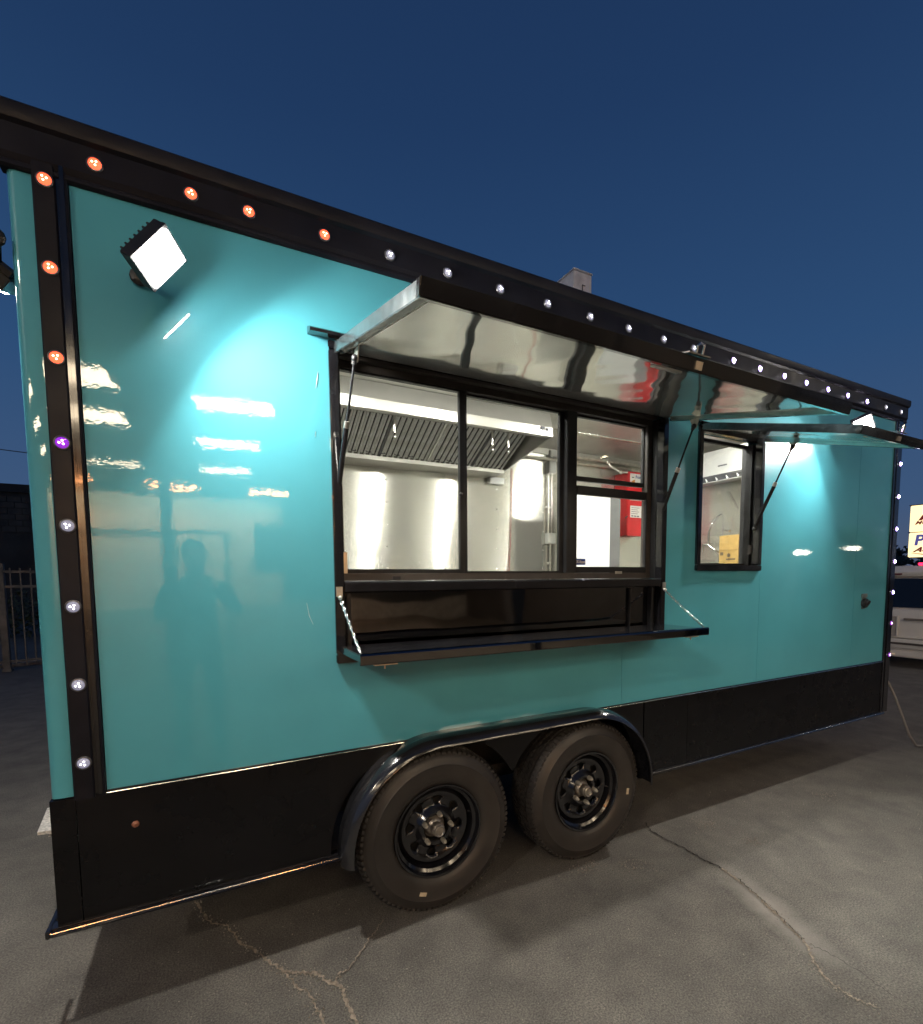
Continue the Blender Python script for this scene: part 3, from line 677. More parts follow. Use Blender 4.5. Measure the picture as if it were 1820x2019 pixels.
# ---- work lamps on the wall
def lamp(Cn, bdir, ndir, name_l, strength, hx=.041, hy=.069):
    b_ = Vector(bdir).normalized(); n_ = Vector(ndir).normalized(); a = b_.cross(n_).normalized(); b_ = n_.cross(a).normalized(); Cn = Vector(Cn)
    hs = part('flood_lamp', MB().obox(Cn-n_*.022, a, b_, n_, hx+.008, hy+.008, .018), ALUBLK, tr, bev=.003, label=name_l)
    rim_ = MB()
    for s_ in (-1, 1):
        rim_.obox(Cn+a*s_*(hx+.004)+n_*-.001, a, b_, n_, .004, hy+.008, .007)
        rim_.obox(Cn+b_*s_*(hy+.004)+n_*-.001, a, b_, n_, hx-.0005, .004, .007)
    part('lamp_rim', rim_, ALUBLK, hs)
    fins = MB()
    for k in range(7): fins.obox(Cn-n_*.050+b_*((k-3)*.018), a, b_, n_, hx, .0025, .009)
    part('cooling_fin', fins, ALUBLK, hs)
    e = emis('flood_lamp_glow', (1.0, .96, .88), strength)
    part('lamp_lens', MB().obox(Cn+n_*.006, a, b_, n_, hx-.002, hy-.002, .008), e, hs)
    al = bpy.data.lights.new('flood_beam', 'AREA'); al.shape = 'RECTANGLE'; al.size = hx*2; al.size_y = hy*2; al.energy = 32 if strength < 1000 else 30; al.spread = R(166); al.color = (1, .95, .86)
    ao = bpy.data.objects.new('flood_beam', al); COL.objects.link(ao); ao.parent = hs; ORG[ao.name] = Vector((0, 0, 0))
    mm = Matrix((a, b_, -n_)).transposed().to_4x4(); mm.translation = Cn+n_*.020-ORG[tr.name]; ao.matrix_basis = mm if mm.determinant() > 0 else Matrix((-a, b_, -n_)).transposed().to_4x4()
    ao.location = Cn+n_*.020-ORG[tr.name]
    br = MB(); wall = Vector((Cn.x-n_.x*.10, .0, Cn.z-n_.z*.06))
    br.beam(Cn-n_*.04, wall, .03, .006); br.sphere(wall+Vector((0, -.01, 0)), .03, 12, 6, (1, .4, 1))
    part('lamp_bracket', br, ALUBLK, hs)
    return hs
lamp((-.094, -.20, 2.405), (-.608, 0, -.792), (.645, -.57, -.51), 'lit flood lamp near the left corner', 200, .047, .065)
lamp((3.93, -.20, 2.445), (.608, 0, -.792), (-.62, -.60, -.50), 'lit flood lamp above the small awning', 200, .047, .065)
lamp((-.575, .14, 2.41), (0, .92, .37), (-.60, .30, -.74), 'flood lamp on the left end wall', 1001, .05, .06)
sf = MB(); sf.tube([(.398, -.0012, 2.243), (.392, -.0015, 2.21), (.388, -.0012, 2.18)], [.0005, .0013, .0005], 6)
sf.tube([(.382, -.0012, 2.02), (.380, -.0012, 2.00)], .0008, 6)
sf.tube([(.330, -.0012, 1.37), (.338, -.0012, 1.32), (.352, -.0012, 1.285)], [.0005, .001, .0005], 6)
part('scuff', sf, mat('pale_scuff', (.55, .75, .74), .5, vary=.2), tr, smooth=True)
# outlet with cover on the wall
ol = MB(); ol.tube([(4.50, .0, 1.245), (4.50, -.022, 1.245)], .036, 20); ol.tube([(4.50, -.022, 1.245), (4.50, -.032, 1.24)], .028, 16)
part('power_inlet', ol, PLASTB, tr, smooth=True, ang=30)
part('power_inlet_plate', MB().box(4.462, 4.538, -.012, 0, 1.288, 1.318).box(4.470, 4.530, -.006, 0, 1.20, 1.287), mat('grey_inlet_plate', (.16, .19, .19), .4, .4), tr, bev=.003)
# stays under the left end: tread plate corner step
part('corner_step', MB().prism([(-.470, .43), (-.64, .455), (-.665, .70), (-.470, .74)], .468, .480, 'z').prism([(-.480, .47), (-.615, .49), (-.62, .68), (-.480, .70)], .44, .4425, 'z'),
     mat('tread_plate', (.62, .58, .52), .4, .4, vary=.4, vscale=90, bstr=.6, bscale=60, bdist=.01), tr)
part('rail_end_cap', MB().box(-.512, -.4985, -.028, .12, .318, .344), BLACK, tr, bev=.003)
# roof stack
dk = part('roof_duct', MB().box(2.456, 2.626, 1.0, 1.62, 2.838, 3.70), GALV, tr, bev=.006)
part('duct_seam', MB().box(2.530, 2.536, .994, .9995, 2.84, 3.61).box(2.536, 2.560, .995, .9995, 3.604, 3.61), mat('dark_seam', (.12, .12, .12), .6), dk)
part('duct_cap', MB().box(2.452, 2.630, .996, 1.624, 3.7005, 3.712), GALV, dk, bev=.003)

# ------------------------------------------------------------------ interior of the trailer
YB, XE, ZC = 2.0, 4.5, 2.705
wall_me = MB()
for x0, x1 in ((-.44, .788), (.792, 1.86), (1.864, 2.93), (2.934, 4.495)): part('wall_sheet', MB().box(x0, x1, YB, YB+.01, .57, ZC), STEEL, tr)
part('wall_sheet', MB().box(XE, XE+.01, .04, YB-.001, .57, ZC), STEEL, tr)
part('wall_sheet', MB().box(-.448, -.441, .04, YB-.001, .57, ZC), STEEL, tr)
il = MB().slab([-.44, .44, 2.285, 2.55, 3.16, 4.49], [.80, 1.128, 1.5, 2.325, 2.365, ZC], .10, .106, [W1, W2]); part('inner_wall', il, STEEL, tr)
part('ceiling_sheet', MB().box(-.44, 4.495, .04, YB+.01, ZC+.001, ZC+.015), CEILM, tr)
part('cabin_floor', MB().box(-.44, 4.495, .47, YB, .562, .569), mat('cabin_floor_plate', (.68, .68, .66), .5), tr)
part('ceiling_seam', MB().box(-.43, 4.49, 1.42, 1.45, ZC-.006, ZC), STEEL, tr)
part('cove_trim', MB().box(2.42, 4.49, YB-.03, YB-.001, ZC-.055, ZC-.001), HOODM, tr)
# light bars on the ceiling (their bright streaks show in the steel)
for xa in (.22, .90, 1.72, 2.75, 3.9):
    lbh = part('ceiling_light', MB().box(xa-.05, xa+.05, .12, .50, ZC-.03, ZC), WHITEP, tr, bev=.003)
    part('diffuser', MB().box(xa-.025, xa+.025, .14, .48, ZC-.043, ZC-.0305), emis('cabin_light', (1.0, .98, .91), 500), lbh)
rv = MB()
for x in (1.333, 1.868, 2.402, 2.932):
    for z in (2.28, 2.096, 1.912, 1.73, 1.547): rv.sphere((x, YB-.002, z), .0085, 8, 4, (1, .4, 1))
rv.sphere((1.62, YB-.001, 1.60), .006, 8, 4, (1, .4, 1))
part('rivet', rv, ZINC, tr, smooth=True)
# exhaust hood
hood = part('exhaust_hood', MB().prism([(1.10, 2.52), (1.10, 2.585), (1.14, ZC-.002), (YB-.001, ZC-.002), (YB-.001, ZC-.012), (1.15, ZC-.012), (1.125, 2.585), (1.125, 2.535), (1.15, 2.535), (1.15, 2.52)], -.42, 2.335, 'x'), HOODM, tr)
part('hood_end', MB().prism([(1.10, 2.52), (1.10, 2.585), (1.14, ZC-.002), (YB-.001, ZC-.002), (YB-.001, 2.37), (1.80, 2.385)], 2.336, 2.350, 'x'), HOODM, hood, bev=.001)
part('grease_trough', MB().prism([(1.76, 2.372), (1.755, 2.402), (1.762, 2.402), (1.768, 2.382), (YB-.001, 2.382), (YB-.001, 2.372)], -.42, 2.335, 'x'), HOODM, hood)
part('hood_flange', MB().prism([(1.40, 2.60), (1.40, 2.63), (1.30, 2.67), (1.30, 2.66), (1.39, 2.625), (1.39, 2.60)], -.42, 2.335, 'x'), HOODM, hood)
f0, f1 = Vector((0, 1.395, 2.605)), Vector((0, 1.765, 2.405)); fd = (f1-f0); fl = fd.length; fd.normalize(); fn = Vector((0, fd.z, -fd.y))
baf = MB(); baf.obox((0, 0, 0), (1, 0, 0), fd, fn, .0068, fl/2-.006, .006)
baf_me = baf.mesh('baffle', mat('baffle_steel', (.92, .90, .83), .30, .25, vary=.2, vscale=30, wave=[((20, 2, 2), .5, .01, 2)]), bev=.002)
part('prep_table', MB().box(.0, 2.6, 1.15, 1.95, .86, .90).box(.02, 2.58, 1.2, 1.95, .57, .859), mat('table_steel', (.80, .79, .76), .35, .5, vary=.05), tr, bev=.003)
part('filter_back', MB().obox(((-.42+2.335)/2, *((f0+f1)/2+Vector((0, .02, .03)))[1:]), (1, 0, 0), fd, fn, 1.375, fl/2, .003), mat('dark_filter_void', (.03, .028, .025), .6), hood)
x = -.40; k = 0
while x < 2.32:
    if k % 18 == 17:
        part('filter_frame', MB().obox((x, *((f0+f1)/2)[1:]), (1, 0, 0), fd, fn, .010, fl/2, .010), PLASTB if k % 36 == 35 else HOODM, hood)
    else: inst('baffle', baf_me, hood, (x, (f0.y+f1.y)/2, (f0.z+f1.z)/2+(.009 if k % 2 else -.004)))
    x += .0225; k += 1
hh = MB().tube([(-.016, -.010, 0), (-.016, -.034, -.004), (-.006, -.042, -.004), (.006, -.042, -.004), (.016, -.034, -.004), (.016, -.010, 0)], .003, 6)
hh_me = hh.mesh('filter_handle', PLASTB, smooth=True)
for k in range(24):
    if k % 6 == 5: continue
    q = f0+fd*(fl-.055); inst('filter_handle', hh_me, hood, (-.36+k*.112, q.y-.006, q.z-.012), Euler((R(20), 0, 0)))
for xn in (1.148, 1.91, 2.05):
    nz = MB(); nz.tube([(xn, 1.25, 2.66), (xn, 1.25, 2.56)], .012, 8); nz.tube([(xn, 1.25, 2.56), (xn, 1.252, 2.44)], .008, 8); nz.sphere((xn, 1.252, 2.41), .013, 8, 5); nz.sphere((xn, 1.25, 2.64), .018, 8, 5)
    part('suppression_nozzle', nz, ZINC, hood, smooth=True)
part('hood_label', MB().box(2.255, 2.325, 1.094, 1.0995, 2.535, 2.582), LABELW, hood)
part('hood_switch', MB().box(2.235, 2.268, 1.088, 1.0995, 2.56, 2.58).box(2.28, 2.30, 1.090, 1.0935, 2.555, 2.572), INK, hood)
# wall fittings
def jbox(nm, x0, x1, z0, z1, d, m=GREYP): 
    o = part(nm, MB().box(x0, x1, YB-d, YB-.001, z0, z1), m, tr, bev=.004)
    part('cover_plate', MB().box(x0+.008, x1-.008, YB-d-.004, YB-d-.0005, z0+.008, z1-.008), m, o, bev=.001)
jbox('emergency_light', 2.297, 2.45, 2.318, 2.375, .06, WHITEP)
jbox('junction_box', 2.962, 3.045, 2.467, 2.583, .06)
jbox('junction_box', 2.955, 3.045, 1.79, 1.895, .06)
jbox('outlet_box', 2.978, 3.075, 2.628, 2.69, .05)
cd = MB(); 
for xx, z0, z1 in ((2.975, 1.896, 2.466), (3.012, 1.896, 2.466), (3.000, .9, 1.789), (3.01, 2.584, 2.627)): cd.tube([(xx, YB-.03, z0), (xx, YB-.03, z1)], .009, 8)
cd.sphere((2.975, YB-.03, 1.60), .014, 8, 5); cd.box(2.955, 3.03, YB-.02, YB-.001, 2.14, 2.155)
part('conduit', cd, ZINC, tr, smooth=True)
part('red_cable', MB().tube([(2.565, YB-.01, 2.48), (2.56, YB-.01, 2.2), (2.552, YB-.01, 1.97), (2.545, YB-.01, 1.75), (2.53, YB-.01, 1.50), (2.53, YB-.01, 1.0)], .0032, 6), mat('red_cable', (.28, .03, .03), .5), tr, smooth=True)
wp = MB()
wp.tube([(3.06, 1.93, 2.645), (4.49, 1.93, 2.645)], .011, 8); wp.tube([(2.40, 1.96, 2.60), (4.49, 1.96, 2.60)], .014, 8)
wp.tube([(3.69, 1.93, 2.645), (3.72, 1.92, 2.60), (3.80, 1.85, 2.53), (3.86, 1.82, 2.53)], .012, 8); wp.sphere((3.80, 1.85, 2.53), .02, 8, 5); wp.sphere((3.69, 1.93, 2.64), .02, 8, 5)
part('pipe_run', wp, ZINC, tr, smooth=True)
# fire suppression cabinet
rc = part('suppression_cabinet', MB().box(3.86, 4.13, 1.82, YB-.001, 1.89, 2.535), REDM, tr, bev=.006)
part('cabinet_lid', MB().box(3.855, 4.135, 1.808, 1.8195, 1.885, 2.54), REDM, rc, bev=.004)
part('panel_label', MB().box(3.885, 4.10, 1.803, 1.8075, 2.40, 2.52), LABELW, rc)
part('panel_label', MB().box(3.885, 4.10, 1.803, 1.8075, 2.25, 2.345), LABELW, rc)
part('panel_label', MB().box(3.893, 4.035, 1.803, 1.8075, 2.075, 2.195), LABELW, rc)
part('panel_label', MB().box(4.037, 4.10, 1.803, 1.8075, 2.075, 2.195), LABELW, rc)
text('label_lettering', 'Protex II', .044, BLUEI, rc, (3.953, 1.802, 2.474), Euler((R(90), 0, 0)), shear=.2, bold=.0006, sx=.78)
dl = MB()
for k in range(4): dl.box(3.905, 4.015-.02*(k % 2), 1.801, 1.8025, 2.172-k*.020, 2.176-k*.020)
for k in range(3): dl.box(3.905+k*.04, 3.935+k*.04, 1.801, 1.8025, 2.085, 2.095)
dl.box(3.905, 3.935, 1.801, 1.8025, 2.478, 2.486)
part('label_print', dl, INK, rc)
of = MB()
for (cx, cz, s_) in ((3.925, 2.435, .026), (4.065, 2.135, .020)): of.prism([(cx-s_*.6, cz-s_), (cx+s_*.7, cz-s_*.2), (cx+s_, cz+s_), (cx-s_*.3, cz+s_*.6), (cx-s_, cz+s_*.2)], 1.801, 1.8025)
part('label_flame', of, ORNGI, rc)
wr = MB()
for k in range(4): wr.tube([(3.90+k*.03, 1.80, 2.34), (3.885+k*.035, 1.79, 2.31), (3.91+k*.03, 1.79, 2.27), (3.94+k*.03, 1.80, 2.26)], .003, 5)
wr.tube([(3.852, 1.80, 2.085), (3.80, 1.78, 2.06)], .006, 6)
part('pull_cable', wr, INK, rc, smooth=True)
# made-up white board for the pale panel behind the sash
fr_ = thing('partition_board', (3.1, 1.5, .569), 'plain white upright board seen through the lower right sliding window', 'board')
part('board', MB().box(2.915, 3.317, 1.49, 1.515, .60, 2.215), BOARDM, fr_, bev=.003)
part('edge_channel', MB().box(3.3175, 3.47, 1.52, 1.545, .57, 2.20), mat('channel_grey', (.13, .13, .13), .5), fr_)
part('foot_rail', MB().box(2.915, 3.47, 1.45, 1.56, .57, .599), ALUBLK, fr_)
# air conditioner on the end wall
ac = part('air_conditioner', MB().prism([(2.39, 4.499), (2.41, 4.33), (2.43, 4.305), (2.60, 4.295), (2.655, 4.32), (2.66, 4.499)][::-1] and [(4.499, 2.37), (4.34, 2.37), (4.305, 2.42), (4.295, 2.60), (4.315, 2.65), (4.499, 2.655)], .62, 1.452, 'y'), WHITEP, tr, bev=.006)
part('outlet_slot', MB().prism([(4.3395, 2.366), (4.302, 2.418), (4.300, 2.40), (4.336, 2.352)], .66, 1.40, 'y'), mat('slot_grey', (.10, .10, .10), .5), ac)
av = MB(); av.prism([(4.40, 2.349), (4.285, 2.352), (4.285, 2.358), (4.40, 2.356)], .66, 1.37, 'y')
for k in range(7): av.obox((4.312, .72+k*.105, 2.385), (1, 0, .6), (0, .35, 1), (0, 1, -.3), .014, .018, .003)
part('louvre', av, WHITEP, ac)
part('logo_bar', MB().box(4.2935, 4.2955, 1.03, 1.12, 2.485, 2.498), mat('logo_grey', (.2, .2, .2), .5), ac)
# sink, tap, box
sk = part('sink_counter', MB().box(4.05, 4.49, .35, 1.98, 1.44, 1.47).box(4.47, 4.495, .35, 1.98, 1.47, 1.60).box(4.06, 4.48, .4, 1.95, 1.10, 1.4395), HOODM, tr, bev=.003)
fa = MB(); bx_, by_ = 4.36, 1.17
fa.tube([(4.44, 1.08, 1.56), (4.44, 1.26, 1.56)], .014, 8); fa.sphere((4.44, 1.26, 1.56), .022, 8, 5); fa.sphere((4.44, 1.08, 1.56), .022, 8, 5)
fa.tube([(4.44, 1.15, 1.47), (4.44, 1.15, 2.02), (4.43, 1.16, 2.05)], .0075, 8)
fa.tube([(4.44, 1.15, 1.66), (4.36, 1.25, 1.77), (4.34, 1.28, 1.775), (4.335, 1.285, 1.70)], .009, 8)
fa.tube([(4.44, 1.15, 1.90), (4.42, 1.09, 1.90), (4.41, 1.06, 1.885)], .007, 6); fa.sphere((4.41, 1.07, 1.895), .02, 8, 5, (1, 1.5, .6))
part('tap', fa, CHROME, tr, smooth=True)
hs_ = []
for k in range(41):
    t_ = k/40; hs_.append((4.43-.10*math.sin(math.pi*t_*.9), 1.155+.10*t_, 2.055-.30*t_**1.35))
sgm = MB().tube(hs_, [.0115 if k % 2 else .008 for k in range(41)], 8); part('spring_hose', sgm, CHROME, tr, smooth=True, ang=60)
part('wall_bracket', MB().beam((4.48, 1.15, 2.28), (4.48, 1.05, 2.10), .012, .018), CHROME, tr)
cb = thing('cardboard_box', (4.4, 1.0, 1.47), 'tan cardboard carton standing on the sink counter inside the small window', 'box')
part('carton', MB().box(4.30, 4.47, .90, 1.085, 1.471, 1.84), CARD, cb, bev=.003)
part('carton_flap', MB().box(4.2975, 4.2995, .90, 1.085, 1.70, 1.704), mat('carton_crease', (.3, .19, .06), .8), cb)
part('carton_print', MB().box(4.2965, 4.2985, 1.04, 1.07, 1.655, 1.685).box(4.2965, 4.2985, .92, 1.01, 1.61, 1.625).tube([(4.2985, .985, 1.655), (4.2955, .985, 1.655)], .018, 12), mat('carton_ink', (.10, .07, .04), .7), cb)

# ------------------------------------------------------------------ left background
BGD = mat('dark_block_wall', (.030, .030, .030), .85, vary=.35, vscale=1.2, bstr=.4, bscale=3, bdist=.05)
bl = thing('block_building', (-11, 24, 0), 'low dark flat-roofed building behind the iron fence at the left edge', 'building')
part('wall', MB().box(-22, -3.5, 22, 30, 0, 4.9), BGD, bl)
part('parapet', MB().box(-22.1, -3.4, 21.9, 22.0, 4.75, 5.05), BGD, bl)
wb = MB()
for i in range(26):
    for j in range(6): 
        x0 = -8.4+i*.42+(.21 if j % 2 else 0)-0; wb.box(x0, x0+.40, 21.96, 21.999, 3.3+j*.22, 3.3+j*.22+.20)
part('block', wb, mat('block_face', (.050, .048, .045), .9, vary=.5, vscale=2), bl, kind='stuff')
def iron_fence():
    f = thing('iron_fence', (-3, 8.5, 0), 'dark iron picket fence with thin bright rails at the left edge of the lot', 'fence')
    IRON = mat('weathered_iron', (.07, .062, .056), .6, .1, vary=.5, vscale=6)
    for x, y in ((-2.98, 8.45), (-5.4, 7.6), (-.56, 9.3), (1.9, 10.1)):
        part('post', MB().box(x-.045, x+.045, y-.045, y+.045, 0, 1.75).box(x-.06, x+.06, y-.06, y+.06, 0, .04), IRON, f, bev=.005)
    for z in (.16, 1.38, 1.62): part('rail', MB().beam((-5.4, 7.6, z), (1.9, 10.1, z), .03, .04), IRON, f)
    pk = MB().box(-.009, .009, -.009, .009, .08, 1.68).mesh('picket', IRON)
    for k in range(62):
        t_ = (k+.5)/62; inst('picket', pk, f, (-5.4+7.3*t_, 7.6+2.5*t_, 0))
iron_fence()
part_curb = structure('verge', MB().prism([(-9, 6.9), (-9, 7.4), (2.0, 11.2), (3, 11.0)], 0.004, .06, 'z'), mat('verge_concrete', (.14, .125, .11), .9, vary=.3, vscale=4))
lv = MB(); rn = random.Random(5)
for k in range(5200):
    t_ = rn.random(); x = -12+14*t_; y = 12.5+rn.random()*2.2+2*t_; h = 1.1+.6*math.sin(x*1.7)+.5*math.sin(x*4.1+1)
    z = rn.random()**.8*h*1.2
    s_ = rn.uniform(.05, .11); a = Vector((rn.uniform(-1, 1), rn.uniform(-1, 1), rn.uniform(-1, 1))).normalized(); b_ = a.orthogonal().normalized(); c = Vector((x, y, z))
    lv.add([c-a*s_, c+b_*s_*.5, c+a*s_, c-b_*s_*.5], [(0, 1, 2, 3)])
hedge = solo('hedge', lv, mat('night_leaves', (.035, .045, .022), .6, vary=.5, vscale=3), 'dark scrubby hedge between the iron fence and the low building', 'hedge')
solo('power_line', MB().tube([(-30, 15, 6.4), (-12, 15, 5.35), (-4.5, 15, 4.86), (3, 15, 4.50), (20, 15, 5.4)], .012, 6), mat('cable_black', (.10, .10, .11), .5), 'thin overhead cable crossing the sky left of the trailer', 'cable')

# ------------------------------------------------------------------ right background
van = thing('white_van', (10.8, 2.0, 0), 'white van with a dark rear window parked beyond the right end of the trailer', 'van')
VX, VY0, VY1 = 9.70, 1.02, 2.98
part('body', MB().prism([(9.72, .42), (9.70, .80), (9.72, .95), (9.86, 1.52), (9.98, 1.60), (12.9, 1.64), (13.6, 1.10), (14.5, .98), (14.6, .42)], VY0, VY1, 'y'), VANW, van, bev=.05, smooth=True)
part('rear_window', MB().prism([(9.690, .955), (9.800, 1.405), (9.85, 1.405), (9.74, .95)], VY0+.10, VY1-.10, 'y'), VANGL, van)
part('roof_spoiler', MB().prism([(9.78, 1.43), (9.76, 1.50), (9.92, 1.605), (10.05, 1.60), (9.90, 1.44)], VY0+.03, VY1-.03, 'y'), VANW, van, bev=.012)
part('roof_vent_slot', MB().box(9.752, 9.762, 1.78, 1.92, 1.462, 1.488), mat('slot_maroon', (.10, .02, .02), .4), van)
hb = part('high_brake_light', MB().prism([(9.95, 1.612), (9.94, 1.650), (10.02, 1.650), (10.03, 1.612)], 1.30, 1.66, 'y'), emis('brake_red', (1, .02, .08), 3.0, (.6, .01, .03)), van, bev=.006)
part('bumper', MB().box(9.60, 9.74, VY0+.01, VY1-.01, .30, .46), VANW, van, bev=.025, smooth=True)
part('bumper_step', MB().box(9.585, 9.60, VY0+.1, VY1-.1, .375, .405), mat('bumper_step_dark', (.06, .05, .045), .6), van)
part('lower_bumper', MB().box(9.62, 9.75, VY0+.03, VY1-.03, .17, .295), VANW, van, bev=.02)
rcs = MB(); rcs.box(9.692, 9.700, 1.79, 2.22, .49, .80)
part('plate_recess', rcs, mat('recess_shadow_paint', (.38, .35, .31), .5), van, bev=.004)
part('recess_edge', MB().box(9.680, 9.699, 1.765, 1.788, .49, .81).box(9.680, 9.699, 1.765, 2.22, .802, .815), VANW, van, bev=.004)
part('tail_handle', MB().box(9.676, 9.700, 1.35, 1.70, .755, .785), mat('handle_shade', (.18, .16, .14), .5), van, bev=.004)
part('bumper_reflector', MB().box(9.60, 9.615, 1.76, 1.89, .205, .225), mat('reflector_pale_glow', (.8, .7, .55), .3, emit=(1, .8, .55), estr=.12), van)  # pale reflector plate, a faint glow put in for light falling on it
part('tail_lamp', MB().box(9.72, 9.76, VY1-.10, VY1-.01, .85, 1.35), mat('tail_lens', (.35, .01, .02), .15), van, bev=.01)
part('tail_lamp', MB().box(9.72, 9.76, VY0+.01, VY0+.10, .85, 1.35), mat('tail_lens', (.35, .01, .02), .15), van, bev=.01)
for x, y in ((10.6, VY1-.12), (10.6, VY0+.12), (13.6, VY1-.12), (13.6, VY0+.12)):
    me = MB().lathe([(.0, -.11), (.21, -.10), (.33, -.10), (.345, -.07), (.345, .07), (.33, .10), (0, .10)], 32).mesh('wheel', RUBBER, smooth=True, ang=30); inst('wheel', me, van, (x, y, .345))
# lit roadside sign
sg = thing('roadside_sign', (21, 5.5, 0), 'yellow-lit two-panel motel style sign on a pole behind the white van', 'sign')
SP0, SD = Vector((21.0, 5.93, 0)), Vector((.10, -1, 0)).normalized()
def sgn_rot(): return Euler((R(90), 0, math.atan2(SD.y, SD.x)), 'XYZ')
nrmS = Vector((SD.y, -SD.x, 0))      # faces the lot
def panel(z0, z1, m, nm):
    c = SP0+SD*1.3+Vector((0, 0, (z0+z1)/2)); return part(nm, MB().obox(c, SD, nrmS, (0, 0, 1), 1.3, .10, (z1-z0)/2), m, sg, bev=.02)
LIT = emis('sign_glow', (1.0, .80, .42), 1.15, (.8, .7, .5))
panel(2.88, 3.75, LIT, 'sign_panel'); panel(2.05, 2.86, LIT, 'sign_panel')
part('sign_rim', MB().obox(SP0+SD*1.3+Vector((0, 0, 2.87)), SD, nrmS, (0, 0, 1), 1.33, .112, .012).obox(SP0+SD*1.3+Vector((0, 0, 3.765)), SD, nrmS, (0, 0, 1), 1.33, .112, .012).obox(SP0+SD*1.3+Vector((0, 0, 2.035)), SD, nrmS, (0, 0, 1), 1.33, .112, .012), mat('sign_rim_brown', (.10, .05, .03), .6), sg)
part('pole', MB().tube([(*(SP0+SD*1.3)[:2], 0), (*(SP0+SD*1.3)[:2], 2.04)], .09, 12), mat('sign_pole', (.10, .09, .08), .6), sg)
SRED = mat('sign_maroon', (.14, .02, .02), .6, vary=0, emit=(.30, .03, .03), estr=.35); SBLU = mat('sign_blue', (.03, .03, .20), .6, vary=0, emit=(.10, .10, .35), estr=.6)
def st(s_, size, m, u, z, shear, sx=1.0, bold=.004):
    p = SP0+SD*u+nrmS*.112+Vector((0, 0, z)); return text('sign_lettering', s_, size, m, sg, p, sgn_rot(), .004, shear, bold, sx)
st('M', .42, SRED, .20, 3.26, .5, 1.2, .012); st('MOT', .17, SRED, .13, 3.12, .4, 1.2); st('6', .20, SRED, .42, 2.93, 0, 1.1)
st('Pr', .47, SBLU, .14, 2.45, .12, 1.0, .016); st('AU', .22, SRED, .14, 2.22, .5, 1.3, .01)
swp = MB(); q0 = SP0+nrmS*.112
swp.prism([(0, 0), (1, 0)], 0, 0) if False else None
pts_ = [q0+SD*(.08+.9*k/10)+Vector((0, 0, 2.185-.07*math.sin(k/10*2.2))) for k in range(11)]
part('sign_swoosh', MB().tube(pts_, [.004+.018*math.sin(math.pi*min(1, k/10*.8)) for k in range(11)], 6), SRED, sg)
# power cable lying from the trailer's end to the foreground
solo('extension_cable', MB().tube([(4.95, .22, .80), (4.985, .10, .72), (5.01, .03, .60), (5.05, -.02, .45), (5.10, -.06, .28), (5.16, -.09, .12), (5.24, -.11, .025), (5.36, -.14, .009), (5.6, -.30, .009), (5.8, -.8, .009)], .0085, 10),
     mat('grey_cable_jacket', (.16, .15, .14), .45, vary=.2), 'grey power cable drooping from the right end of the trailer to the asphalt', 'cable', smooth=True)

# tree masses on the horizon
def leaves(name, label, x0, x1, y0, y1, hmax, n, seed, size=.35):
    rn = random.Random(seed); b_ = MB()
    cl_ = [(rn.uniform(x0, x1), rn.uniform(y0, y1), rn.uniform(.45, 1)*hmax, rn.uniform(1.2, 2.6)) for k in range(max(6, int(max(abs(x1-x0), abs(y1-y0))/2.0)))]
    for k in range(n):
        cx, cy, ch, cr_ = rn.choice(cl_); v_ = Vector((rn.gauss(0, 1), rn.gauss(0, 1), rn.gauss(0, 1))).normalized()*rn.random()**.4
        c = Vector((cx+v_.x*cr_, cy+v_.y*cr_, max(.1, ch-cr_+v_.z*cr_*1.1 if rn.random() < .7 else rn.random()*ch)))
        s_ = size*rn.uniform(.5, 1.2); a = Vector((rn.uniform(-1, 1), rn.uniform(-1, 1), rn.uniform(-1, 1))).normalized(); o_ = a.orthogonal().normalized()
        b_.add([c-a*s_, c+o_*s_*.6, c+a*s_, c-o_*s_*.6], [(0, 1, 2, 3)])
    o = structure(name, b_, mat('night_leaves', (.035, .045, .022), .6, vary=.5, vscale=3), kind='stuff'); return o
leaves('far_trees', '', 45, 60, -2, 34, 5.2, 9000, 2)
leaves('far_trees', '', 12, 70, -34, -26, 7.0, 9000, 3, .5)
leaves('far_trees', '', -40, -8, 32, 38, 5.6, 4000, 4, .5)

# ------------------------------------------------------------------ lit open workshop behind the photographer (mirrored in the paint)
ws = thing('workshop_building', (0, -11, 0), 'open-fronted workshop with ceiling light panels, mirrored in the teal paint behind the photographer', 'building')
WSW = mat('workshop_wall_paint', (.82, .76, .64), .8, vary=.06, vscale=2); WSD = mat('workshop_dark', (.05, .05, .05), .7, vary=.2); WSK = mat('workshop_wainscot', (.42, .38, .32), .7, vary=.2)
part('ceiling', MB().box(-6.5, 9.2, -16.5, -5.6, 4.24, 4.40), mat('workshop_ceiling', (.10, .10, .10), .9), ws)
part('wall', MB().box(-6.5, 2.30, -16.2, -16.0, .62, 4.239), WSW, ws)
part('wainscot', MB().box(-6.5, 9.2, -16.19, -15.95, 0, .619), WSK, ws)
part('wall', MB().box(2.301, 9.2, -16.2, -16.0, .62, 4.239), WSD, ws)
part('wall', MB().box(9.201, 9.4, -16.5, -5.7, 0, 4.239), WSD, ws)
for x, y in ((-.50, -6.0), (-2.15, -7.0), (-6.3, -6.0), (5.2, -5.9), (9.1, -5.9)): part('column', MB().box(x-.07, x+.07, y-.07, y+.07, 0, 4.239), WSD, ws)
part('header_beam', MB().box(-6.5, 9.2, -5.75, -5.6, 4.12, 4.239), WSD, ws)
part('dark_doorway', MB().box(1.35, 2.29, -15.999, -15.97, 1.7, 3.35), WSD, ws); part('wall_rail', MB().box(-3.4, -.9, -15.99, -15.95, 2.9, 2.98), WSD, ws)
